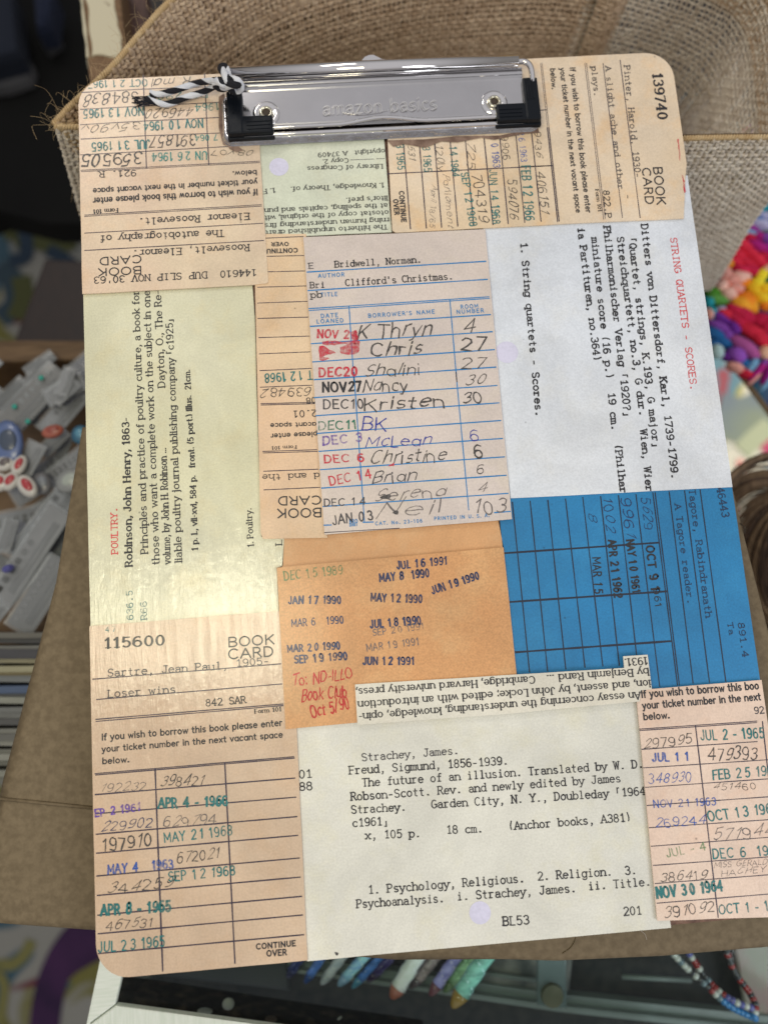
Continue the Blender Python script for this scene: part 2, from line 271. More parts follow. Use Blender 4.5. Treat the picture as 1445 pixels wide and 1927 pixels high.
SF = {'A': '0,0,9,12;60,0,12,9', 'B': '5,0,9,0;5,100,9,0', 'D': '5,0,9,0;5,100,9,0', 'E': '5,0,9,0;5,100,9,0', 'F': '5,0,9,14;5,100,9,0', 'H': '6,0,9,9;54,0,9,9;6,100,9,9;54,100,9,9',
'I': '7,0,13,13;7,100,13,13', 'J': '34,100,18,8', 'K': '6,0,9,9;6,100,9,9;52,100,10,7;54,0,9,7', 'L': '6,0,9,0;6,100,9,13', 'M': '6,0,9,9;66,0,9,9;6,100,9,0;66,100,0,9', 'N': '6,0,9,9;6,100,9,0;56,100,9,9',
'P': '6,0,9,14;6,100,9,0', 'R': '6,0,9,9;6,100,9,0;52,0,3,9', 'T': '28,0,8,8', 'U': '6,100,9,9;54,100,9,9', 'V': '2,100,9,11;58,100,11,9', 'W': '2,100,8,10;82,100,10,8', 'X': '4,0,8,10;54,0,10,8;4,100,8,10;54,100,10,8',
'Y': '2,100,8,10;54,100,10,8;28,0,12,12', 'h': '6,0,9,9;47,0,9,9;6,100,10,0', 'i': '7,0,15,15;7,66,12,0', 'j': '10,66,12,0', 'k': '6,0,9,8;6,100,10,0;42,66,8,8;46,0,9,7', 'l': '7,0,15,15;7,100,12,0',
'm': '6,0,8,7;39,0,6,6;72,0,7,8;6,66,9,0', 'n': '6,0,9,9;47,0,9,9;6,66,10,0', 'p': '6,-28,9,11;6,66,10,0', 'q': '48,-28,11,9', 'r': '6,0,10,15;6,66,11,0', 'u': '6,66,10,0;46,66,9,0;46,0,0,10', 'v': '2,66,8,9;46,66,9,8',
'w': '2,66,8,8;66,66,8,8', 'x': '4,0,8,9;44,0,9,8;4,66,8,9;44,66,9,8', 'y': '2,66,8,9;46,66,9,8', 'f': '15,0,11,13', 'd': '48,100,10,0;48,0,0,9', 'b': '6,100,10,0', '1': '24,0,13,13', '4': '40,0,9,9', 'g': '47,66,0,9', 'S': '44,88,0,1', '7': '5,97,1,0', '2': '46,6,0,2'}
def parse(s):
    out = []
    for st in s.split(';'):
        pts = []
        for tk in st.split():
            if tk[0] == '@':
                cx, cy, rx, ry, a0, a1 = map(float, tk[1:].split(','))
                n = max(4, int(abs(a1 - a0) / 24))
                for i in range(n + 1):
                    a = math.radians(a0 + (a1 - a0) * i / n); pts.append((cx + rx * math.cos(a), cy + ry * math.sin(a)))
            else: pts.append(tuple(map(float, tk.split(','))))
        if len(pts) > 1: out.append(pts)
    return out
GL = {k: (w, parse(s)) for k, (w, s) in G.items()}
GL['a1'] = (52, parse('@26,33,22,33,0,360;48,0 48,66'))
SG = {k: [((float(x) - float(l), float(y)), (float(x) + float(r), float(y))) for x, y, l, r in (q.split(',') for q in s.split(';'))] for k, s in SF.items()}
#            weight thick, thin, mono, serif, slant, jitter, tracking
STY = {'type': (16, 14.5, True, True, 0, 0.8, 0), 'typeb': (22, 20, True, True, 0, 1.0, 0), 'serif': (20, 11, False, True, 0, 0, 10), 'serifb': (28, 13, False, True, 0, 0, 12), 'emb': (4.6, 4.6, False, False, 0, 0, 12),
       'sans': (16, 16, False, False, 0, 0, 12), 'sansb': (21, 20, False, False, 0, 0, 13), 'heavy': (27, 25, False, False, 0, 0, 18), 'sansw': (19, 19, False, False, 0, 0, 30),
       'stamp': (16, 15, False, False, 0, 2.0, 12), 'stampb': (24, 21, False, False, 0, 2.5, 14), 'hand': (9.5, 9.5, False, False, 0.16, 7, 10), 'handb': (12.5, 12.5, False, False, 0.14, 6, 10)}
KNAME = {'type': 'typed_text', 'typeb': 'typed_text', 'serif': 'printed_text', 'serifb': 'printed_text', 'sans': 'printed_text', 'sansb': 'printed_text', 'heavy': 'printed_text', 'sansw': 'printed_text', 'stamp': 'date_stamp', 'stampb': 'date_stamp', 'hand': 'handwriting', 'handb': 'handwriting'}

def ribbon(V, F, pts, w1, w2, tf, z, press=0.0):
    """flat inked stroke; w1 = width of upright strokes, w2 = width of level strokes"""
    seg = [pts[0]]; runs = []
    for i in range(1, len(pts)):
        seg.append(pts[i])
        if i < len(pts) - 1:
            a = Vector((pts[i][0] - pts[i-1][0], pts[i][1] - pts[i-1][1])); b = Vector((pts[i+1][0] - pts[i][0], pts[i+1][1] - pts[i][1]))
            if a.length > 1e-6 and b.length > 1e-6 and a.angle(b) > 0.75: runs.append(seg); seg = [pts[i]]
    runs.append(seg)
    for r in runs:
        r = [Vector(p) for p in r]; n = len(r); base = len(V); ok = True
        rows = []
        for i in range(n):
            t = r[min(i + 1, n - 1)] - r[max(i - 1, 0)]
            if t.length < 1e-6: continue
            t.normalize(); w = (w1 * abs(t.y) + w2 * abs(t.x)) / (abs(t.x) + abs(t.y)) * 0.5
            p = r[i]; w *= 1 + press * noise.noise((p.x * 0.05 + V[0][0] * 7 if V else p.x * 0.05, p.y * 0.05, len(V) * 0.013)) * 1.6
            if i == 0: p = p - t * w * 0.75
            if i == n - 1: p = p + t * w * 0.75
            nn = Vector((-t.y, t.x)); rows.append((tf(p + nn * w), tf(p - nn * w)))
        z += 0.00004
        for i, (a, b) in enumerate(rows):
            V.append((a[0], a[1], z)); V.append((b[0], b[1], z))
            if i and inside(a) and inside(rows[i-1][0]): k = base + 2 * i; F.append((k - 2, k - 1, k + 1, k))
    return z

# outline of the hardboard (rounded rectangle)
BW, BH, BR = 2.286, 3.175, 0.105
def rrect(x0, y0, x1, y1, r, n=8):
    out = []
    for cx, cy, a in ((x1 - r, y0 + r, -90), (x1 - r, y1 - r, 0), (x0 + r, y1 - r, 90), (x0 + r, y0 + r, 180)):
        for i in range(n + 1):
            t = math.radians(a + 90 * i / n); out.append((cx + r * math.cos(t), cy + r * math.sin(t)))
    return out
OUT = rrect(0.003, 0.003, BW - 0.003, BH - 0.003, BR)
def inside(p): 
    x, y = p[0], p[1]
    if y < 0.4 and x > 0.5: return True
    if not (0.006 < x < BW - 0.004 and 0.004 < y < BH - 0.006): return False
    for cx, cy, sx_, sy_ in ((BR, BR, -1, -1), (BW - BR, BH - BR, 1, 1), (BR, BH - BR, -1, 1), (BW - BR, BR, 1, -1)):
        if (x - cx) * sx_ > 0 and (y - cy) * sy_ > 0 and math.hypot(x - cx, y - cy) > BR - 0.006: return False
    return True
def clip_poly(poly, out):
    for i in range(len(out)):
        a, b = out[i], out[(i + 1) % len(out)]; res = []
        f = lambda p: (b[0] - a[0]) * (p[1] - a[1]) - (b[1] - a[1]) * (p[0] - a[0])
        for j in range(len(poly)):
            p, q = poly[j], poly[(j + 1) % len(poly)]; fp, fq = f(p), f(q)
            if fp >= 0: res.append(p)
            if (fp >= 0) != (fq >= 0):
                t = fp / (fp - fq); res.append((p[0] + (q[0] - p[0]) * t, p[1] + (q[1] - p[1]) * t))
        poly = res
    return poly

def letter_line(name, style, color, x0, y0, x1, y1, cap, text, z, parent, material=None, double=False):
    w1, w2, mono, serif, slant, jit, track = STY[style]
    rng = random.Random(hash_text(text) + int(x0 * 1000))
    if style in ('stamp', 'stampb'):
        t_ = text.split(' ')
        text = ' '.join((w[0] + '~' + w[1] if len(w) == 2 and w.isdigit() else w) for w in t_)
    adv = []; x = 0
    for ch in text:
        w = GL.get(ch, GL[' '])[0]
        if style in ('stamp', 'stampb'): w = w * 0.86
        adv.append((x, w)); x += 66 if mono else w + track
        if not mono and ch == ' ' and style in ('sansb', 'serif', 'serifb'): x -= 8
    total = x - ((66 - 52) if mono else track)
    L = math.hypot(x1 - x0, y1 - y0); d = Vector(((x1 - x0) / L, (y1 - y0) / L)); u = Vector((-d.y, d.x)); sxk = L / total; syk = cap / 100.0
    o = Vector((x0, y0)); V, F = [], []
    for ch, (ax, aw) in zip(text, adv):
        key = 'a1' if ch == 'a' and style in ('sansb', 'hand', 'handb') else ch
        gw, strokes = GL.get(key, GL[' '])
        sc = 1.0; ox = ax
        if mono:
            sc = min(1.16, 57.0 / gw) if gw > 30 else 1.0; ox = ax + (52 - gw * sc) / 2
        elif style in ('stamp', 'stampb'): sc = 0.86
        jy = rng.uniform(-jit, jit); jr = rng.uniform(-jit, jit) * 0.008; js = 1 + rng.uniform(-jit, jit) * 0.012
        ws = 1 + rng.uniform(-0.12, 0.12) * (1 if jit else 0)
        # map: glyph x (already in units of sxk) -> frame x' = x * sxk/syk
        k = sxk * sc / syk
        def tf2(p):
            X = (p[0] / k * sc + ox + p[1] * slant + p[1] * jr * 3) * sxk; Y = (p[1] * js + jy + p[0] * jr * 4) * syk
            q = o + d * X + u * Y; return (q.x, q.y)
        zz = z
        if ch in 'mwMW': ws *= 0.8
        for s in strokes:
            sp = [(p[0] * k, p[1]) for p in s]
            if jit > 1.5:
                sp2 = [sp[0]]
                for a_, b_ in zip(sp, sp[1:]):
                    m_ = max(1, int(math.hypot(b_[0] - a_[0], b_[1] - a_[1]) / 28)); sp2 += [(a_[0] + (b_[0] - a_[0]) * t / m_, a_[1] + (b_[1] - a_[1]) * t / m_) for t in range(1, m_ + 1)]
                sp = sp2
            if jit > 4: sp = [(p[0] + rng.uniform(-1, 1) * jit * 0.35, p[1] + rng.uniform(-1, 1) * jit * 0.35) for p in sp]
            zz = ribbon(V, F, sp, w1 * ws, w2 * ws, tf2, zz, 0.42 if style in ('hand', 'handb') else (0.16 if jit else 0.0))
        if serif and ch in SG:
            for a, b in SG[ch]:
                if mono or style:
                    ga = 1.0 if mono else 0.9; mx_ = (a[0] + b[0]) / 2
                    l_ = (b[0] - a[0]) / 2 * ga + (w1 * 0.30 / k if k < 1.2 else w1 * 0.12)
                    yy = a[1] + (w2 * 0.2 if a[1] <= 0 else -w2 * 0.2)
                    zz = ribbon(V, F, [((mx_ - l_) * k, yy), ((mx_ + l_) * k, yy)], w1 * ws, w2 * ws * (0.85 if mono else 0.8), tf2, zz)
    return mesh(name, V, F, material or INK[color], parent)
def hash_text(s):
    h = 0
    for c in s: h = (h * 31 + ord(c)) % 100003
    return h

# ------------------------------------------------------------------ measured cards, rules, marks and lettering (board coordinates)
CARDS = [
    ('A', 1, [(0.6805, 0.7384), (1.3008, 0.7435), (1.8552, 0.7656), (1.8591, 0.7081), (1.8685, -0.0039), (1.2301, -0.0024), (0.6726, -0.0021)]),
    ('B', 1, [(-0.0014, 2.3297), (0.615, 2.3213), (0.6178, 2.1878), (0.6044, 1.6729), (0.5987, 1.3882), (0.6776, 1.3749), (0.6686, 1.2824), (0.6462, 1.2767), (0.645, 1.1244), (0.0044, 1.1225)]),
    ('O', 1, [(0.6778, 1.3786), (0.8364, 1.3896), (1.4305, 1.3937), (1.4419, 1.2794), (1.4157, 1.2626), (0.6609, 1.2442)]),
    ('D', 2, [(0.6683, 2.9232), (1.1415, 2.9183), (1.1408, 2.4918), (0.6736, 2.4994)]),
    ('H', 2, [(1.4823, 2.4964), (2.2411, 2.4932), (2.2629, 2.6551), (2.2977, 2.653), (2.296, 1.9132), (2.2993, 1.444), (1.482, 1.46)]),
    ('I', 1, [(1.4389, 1.5175), (2.3046, 1.4949), (2.2915, 0.7601), (1.8353, 0.7546), (1.434, 0.7595)]),
    ('F', 3, [(0.6317, 2.5148), (0.8234, 2.503), (0.8278, 1.3668), (0.6047, 1.3794), (0.5984, 1.4004)]),
    ('C', 4, [(-0.05, 3.2459), (0.6719, 3.2068), (0.6723, 2.8307), (0.6748, 2.3249), (0.6705, 2.3169), (0.6161, 2.3142), (0.006, 2.3182), (-0.0263, 2.3202)]),
    ('L', 3, [(-0.0486, 1.1211), (0.0087, 1.1239), (0.6477, 1.1259), (0.683, 0.739), (0.675, 0.0021), (0.3675, -0.0535), (-0.0353, -0.0336)]),
    ('E', 4, [(1.1665, 3.2483), (2.3493, 3.2083), (2.3415, 2.9347), (2.2716, 2.6501), (2.2419, 2.4762), (1.8653, 2.4819), (1.1558, 2.4849), (1.1427, 2.4941)]),
    ('M', 4, [(1.8439, 0.7655), (2.2979, 0.7657), (2.4102, 0.7642), (2.3607, -0.0046), (1.8218, 0.0253)]),
    ('G', 5, [(0.8132, 2.4871), (1.1553, 2.4808), (1.4888, 2.4774), (1.478, 1.3844), (0.8196, 1.3778)]),
    ('J', 4, [(0.6473, 1.2758), (1.4389, 1.2879), (1.441, 0.831), (1.1171, 0.7328), (0.8832, 0.734), (0.6472, 0.7319)]),
    ('K', 6, [(0.8887, 0.8605), (1.8105, 0.8437), (1.8117, 0.8831), (1.8969, 0.8819), (1.8967, 0.7655), (1.8579, 0.765), (1.8496, 0.7284), (1.3867, 0.7227), (0.8882, 0.7275)]),
]
LINES = [
    ('C', 'ink', 0.00256, (0.0151, 3.1218, 0.2464, 3.1231)),
    ('C', 'ink', 0.00256, (0.2464, 3.1231, 0.5317, 3.1191)),
    ('C', 'ink', 0.00256, (0.0083, 3.052, 0.247, 3.0526)),
    ('C', 'ink', 0.00256, (0.247, 3.0526, 0.5288, 3.0522)),
    ('C', 'ink', 0.00256, (0.0071, 2.989, 0.2424, 2.9908)),
    ('C', 'ink', 0.00256, (0.2424, 2.9908, 0.5342, 2.9895)),
    ('C', 'ink', 0.00256, (0.0088, 2.9299, 0.246, 2.9302)),
    ('C', 'ink', 0.00256, (0.246, 2.9302, 0.5368, 2.925)),
    ('C', 'ink', 0.00256, (0.0059, 2.866, 0.2468, 2.8664)),
    ('C', 'ink', 0.00256, (0.2468, 2.8664, 0.5838, 2.8686)),
    ('C', 'ink', 0.00308, (0.2482, 3.1816, 0.2484, 2.7965)),
    ('C', 'ink', 0.00308, (0.4791, 3.1752, 0.4791, 2.7979)),
    ('C', 'ink', 0.00205, (0.0064, 2.8036, 0.6695, 2.8017)),
    ('C', 'ink', 0.00205, (0.0074, 2.7982, 0.6692, 2.7963)),
    ('C', 'ink', 0.00205, (0.0164, 2.6244, 0.6674, 2.6266)),
    ('C', 'ink', 0.00205, (0.0163, 2.6191, 0.6682, 2.6207)),
    ('C', 'ink', 0.00256, (0.015, 2.5531, 0.6689, 2.5521)),
    ('C', 'ink', 0.00256, (0.0137, 2.4852, 0.668, 2.484)),
    ('D', 'ink', 0.00154, (1.0084, 2.7919, 1.0971, 2.7904)),
    ('D', 'ink', 0.00154, (1.1055, 2.7908, 1.1364, 2.7903)),
    ('F', 'ink', 0.00231, (0.6732, 2.4949, 0.8136, 2.4928)),
    ('F', 'ink', 0.00231, (0.6746, 2.4231, 0.8115, 2.418)),
    ('F', 'ink', 0.00231, (0.6742, 2.3627, 0.8115, 2.3575)),
    ('F', 'ink', 0.00231, (0.6329, 2.3053, 0.8119, 2.299)),
    ('F', 'ink', 0.00238, (0.6304, 2.2443, 0.8127, 2.2392)),
    ('F', 'ink', 0.00238, (0.6285, 2.1854, 0.8121, 2.1787)),
    ('F', 'ink', 0.00238, (0.6278, 2.1124, 0.8119, 2.1062)),
    ('F', 'ink', 0.00238, (0.6264, 2.0509, 0.8113, 2.0465)),
    ('F', 'ink', 0.00238, (0.625, 1.988, 0.8117, 1.9839)),
    ('F', 'ink', 0.00238, (0.623, 1.9261, 0.8097, 1.9212)),
    ('F', 'ink', 0.00238, (0.6228, 1.8652, 0.8136, 1.8572)),
    ('F', 'ink', 0.00238, (0.6225, 1.8601, 0.8145, 1.8521)),
    ('F', 'ink', 0.00238, (0.6196, 1.6904, 0.813, 1.6831)),
    ('F', 'ink', 0.00238, (0.6205, 1.6848, 0.8138, 1.6768)),
    ('F', 'ink', 0.00238, (0.6188, 1.6187, 0.8127, 1.6124)),
    ('F', 'ink', 0.00238, (0.6165, 1.5519, 0.8146, 1.547)),
    ('E', 'ink', 0.00323, (1.2127, 2.8598, 1.2107, 2.4956)),
    ('E', 'ink', 0.00323, (1.2726, 2.8536, 1.27, 2.4952)),
    ('E', 'ink', 0.00323, (1.3303, 2.8503, 1.3269, 2.4943)),
    ('E', 'ink', 0.00323, (1.3899, 2.8496, 1.3876, 2.4954)),
    ('E', 'ink', 0.00323, (1.448, 2.849, 1.4471, 2.4933)),
    ('E', 'ink', 0.00323, (1.5199, 2.8586, 1.5193, 2.4932)),
    ('E', 'ink', 0.00323, (1.58, 2.8552, 1.5767, 2.4934)),
    ('E', 'ink', 0.00323, (1.6423, 2.8627, 1.6393, 2.4949)),
    ('E', 'ink', 0.00323, (1.7034, 2.8619, 1.7009, 2.4954)),
    ('E', 'ink', 0.00323, (1.1432, 2.7226, 1.7705, 2.7194)),
    ('E', 'ink', 0.00185, (1.7648, 2.8778, 1.762, 2.4901)),
    ('E', 'ink', 0.00185, (1.7709, 2.8774, 1.7682, 2.4913)),
    ('E', 'ink', 0.00164, (1.7688, 3.1502, 1.764, 2.4921)),
    ('E', 'ink', 0.00164, (1.7744, 3.1509, 1.7699, 2.4927)),
    ('E', 'ink', 0.00164, (1.9408, 3.1409, 1.9372, 2.4896)),
    ('E', 'ink', 0.00164, (1.9472, 3.1405, 1.9437, 2.4916)),
    ('E', 'ink', 0.00246, (2.012, 3.137, 2.0092, 2.4924)),
    ('E', 'ink', 0.00246, (2.0805, 3.147, 2.0761, 2.4883)),
    ('E', 'ink', 0.00287, (1.7475, 2.9509, 1.7704, 2.9516)),
    ('E', 'ink', 0.00287, (1.6847, 2.7211, 1.7702, 2.72)),
    ('G', 'cyan', 0.00323, (0.8173, 2.3491, 1.4797, 2.3499)),
    ('G', 'cyan', 0.00323, (0.8157, 2.2773, 1.4786, 2.2791)),
    ('G', 'cyan', 0.00323, (0.8156, 2.1398, 1.4768, 2.1425)),
    ('G', 'cyan', 0.00323, (0.8143, 2.0741, 1.4772, 2.0766)),
    ('G', 'cyan', 0.00323, (0.8156, 2.0053, 1.4779, 2.0081)),
    ('G', 'cyan', 0.00323, (0.817, 1.9387, 1.4771, 1.942)),
    ('G', 'cyan', 0.00269, (0.8142, 2.2078, 1.4778, 2.2111)),
    ('G', 'cyan', 0.00269, (0.8149, 2.2006, 1.4789, 2.2051)),
    ('G', 'cyan', 0.00269, (0.9622, 2.2072, 0.96, 1.9204)),
    ('G', 'cyan', 0.00269, (1.3319, 2.2085, 1.3293, 1.8956)),
    ('G', 'cyan', 0.00308, (0.8138, 1.8722, 1.4746, 1.873)),
    ('G', 'cyan', 0.00308, (0.8149, 1.8053, 1.4752, 1.8081)),
    ('G', 'cyan', 0.00308, (0.816, 1.7405, 1.4751, 1.7426)),
    ('G', 'cyan', 0.00308, (0.817, 1.675, 1.4749, 1.6765)),
    ('G', 'cyan', 0.00308, (0.8169, 1.6086, 1.4751, 1.6092)),
    ('G', 'cyan', 0.00308, (0.8179, 1.5425, 1.4752, 1.5423)),
    ('G', 'cyan', 0.00308, (0.8188, 1.4768, 1.475, 1.4771)),
    ('G', 'cyan', 0.00308, (0.8181, 1.4108, 0.8463, 1.4097)),
    ('G', 'cyan', 0.00308, (0.9545, 1.4112, 0.993, 1.4095)),
    ('G', 'cyan', 0.00308, (1.4172, 1.4117, 1.4763, 1.4122)),
    ('G', 'cyan', 0.00256, (0.9622, 1.9581, 0.9607, 1.4118)),
    ('G', 'cyan', 0.00256, (1.3294, 1.9336, 1.3289, 1.427)),
    ('G', 'ink', 0.00205, (0.818, 1.3849, 1.0812, 1.3812)),
    ('I', 'rule', 0.00327, (1.4883, 1.4484, 1.4878, 0.8529)),
    ('I', 'rule', 0.00327, (1.552, 1.4472, 1.5502, 0.8513)),
    ('I', 'rule', 0.00327, (1.6152, 1.4461, 1.6137, 0.8527)),
    ('I', 'rule', 0.00327, (1.6787, 1.4463, 1.6805, 0.8538)),
    ('I', 'rule', 0.00327, (1.741, 1.4472, 1.7428, 0.8534)),
    ('I', 'rule', 0.00327, (1.8052, 1.446, 1.8002, 0.8509)),
    ('I', 'rule', 0.00327, (1.8695, 1.4448, 1.8645, 0.881)),
    ('I', 'rule', 0.00327, (1.9326, 1.4437, 1.9312, 0.7695)),
    ('I', 'rule', 0.00327, (1.9942, 1.4461, 1.9935, 0.769)),
    ('I', 'rule', 0.00327, (2.0023, 1.4456, 2.0001, 0.7685)),
    ('I', 'rule', 0.00327, (2.0534, 1.4453, 2.0485, 0.7711)),
    ('I', 'rule', 0.00327, (2.1093, 1.4447, 2.1057, 0.7698)),
    ('I', 'rule', 0.00327, (2.166, 1.4441, 2.163, 0.7685)),
    ('I', 'rule', 0.00523, (1.4401, 1.268, 1.9958, 1.265)),
    ('I', 'rule', 0.00523, (1.4428, 1.0971, 1.9987, 1.0925)),
    ('I', 'rule', 0.00523, (1.445, 0.9243, 1.9939, 0.9205)),
    ('L', 'ink', 0.00269, (0.0095, 0.9457, 0.6433, 0.9478)),
    ('L', 'ink', 0.00269, (0.0209, 0.8781, 0.6437, 0.8807)),
    ('L', 'ink', 0.00269, (0.0169, 0.8132, 0.6435, 0.8142)),
    ('L', 'ink', 0.00269, (0.0178, 0.8066, 0.6432, 0.8091)),
    ('L', 'ink', 0.00269, (0.0106, 0.6387, 0.6697, 0.6399)),
    ('L', 'ink', 0.00269, (0.0121, 0.6341, 0.671, 0.6353)),
    ('L', 'ink', 0.00338, (0.0092, 0.5718, 0.6692, 0.571)),
    ('L', 'ink', 0.00338, (0.0105, 0.5113, 0.6693, 0.5098)),
    ('L', 'ink', 0.00338, (0.0097, 0.4469, 0.6688, 0.4481)),
    ('L', 'ink', 0.00338, (0.0094, 0.3879, 0.668, 0.3889)),
    ('L', 'ink', 0.00338, (0.009, 0.3174, 0.669, 0.3178)),
    ('L', 'ink', 0.00338, (0.0092, 0.2577, 0.6681, 0.2585)),
    ('L', 'ink', 0.00338, (0.0095, 0.1975, 0.6692, 0.1989)),
    ('L', 'ink', 0.00338, (0.0093, 0.1412, 0.6684, 0.1418)),
    ('L', 'ink', 0.00338, (0.0095, 0.0818, 0.6689, 0.0816)),
    ('L', 'ink', 0.00395, (0.2088, 0.6381, 0.2125, 0.0104)),
    ('L', 'ink', 0.00395, (0.4389, 0.6387, 0.4428, 0.0134)),
    ('M', 'ink', 0.00231, (1.8386, 0.6364, 2.3495, 0.6291)),
    ('M', 'ink', 0.00231, (1.8389, 0.6316, 2.3488, 0.6243)),
    ('M', 'ink', 0.00231, (1.8379, 0.5698, 2.339, 0.5618)),
    ('M', 'ink', 0.00231, (1.8361, 0.5093, 2.3294, 0.5001)),
    ('M', 'ink', 0.00231, (1.8349, 0.4462, 2.3198, 0.4384)),
    ('M', 'ink', 0.00231, (1.8329, 0.3879, 2.3109, 0.381)),
    ('M', 'ink', 0.00231, (1.8314, 0.3168, 2.2995, 0.3076)),
    ('M', 'ink', 0.00231, (1.8306, 0.2579, 2.2909, 0.2523)),
    ('M', 'ink', 0.00231, (1.8295, 0.1974, 2.2813, 0.1907)),
    ('M', 'ink', 0.00231, (1.828, 0.1407, 2.2726, 0.1349)),
    ('M', 'ink', 0.00231, (1.8267, 0.0797, 2.2633, 0.0754)),
    ('M', 'ink', 0.00323, (2.0328, 0.6319, 2.0247, 0.0176)),
    ('M', 'ink', 0.00323, (2.2652, 0.6288, 2.2434, 0.0049)),
]
DOTS = [
    ('D', 'lilac', (0.7385, 2.7793), 0.0363),
    ('G', 'red', [(0.8429, 2.0588), (0.8555, 2.0638), (0.877, 2.0507), (0.9016, 2.0345), (0.8897, 2.0324), (0.8584, 2.0228), (0.8774, 2.014), (0.8463, 2.0079), (0.842, 2.0268)], 0),
    ('G', 'red', [(0.8565, 2.0784), (0.8958, 2.0817), (0.9288, 2.0736), (0.985, 2.0758), (0.9873, 2.061), (0.9339, 2.0663), (0.8946, 2.063), (0.8586, 2.0677)], 0),
    ('G', 'red', [(0.9208, 2.0537), (0.9505, 2.0634), (0.9853, 2.0641), (0.987, 2.0405), (0.9701, 2.0241), (0.9231, 2.0302)], 0),
    ('G', 'red', [(0.9619, 2.1067), (0.9793, 2.1144), (0.9865, 2.0963), (0.9822, 2.076), (0.9631, 2.0831)], 0),
    ('G', 'pencil', [(1.0202, 1.4964), (1.0546, 1.5056), (1.0543, 1.4877), (1.0275, 1.4896)], 0),
    ('G', 'pencil', [(1.0587, 1.4371), (1.0784, 1.4451), (1.0777, 1.4294)], 0),
    ('G', 'red', [(1.0597, 1.6047), (1.0788, 1.6151), (1.0789, 1.6034)], 0),
    ('H', 'lilac', (1.5237, 1.9992), 0.0409),
    ('A', 'lilac', (1.2447, 0.0965), 0.0355),
    ('E', 'red', [(2.2587, 2.6526), (2.2634, 2.6402), (2.2634, 2.6064), (2.2612, 2.58), (2.2556, 2.5827), (2.2577, 2.6115)], 0),
    ('E', 'red', [(2.261, 2.7989), (2.2643, 2.7962), (2.2611, 2.7181), (2.2584, 2.7182)], 0),
    ('A', 'pencil', [(0.7636, 0.0169), (0.7743, 0.0144), (0.7714, 0.0084), (0.7649, 0.0106)], 0),
]
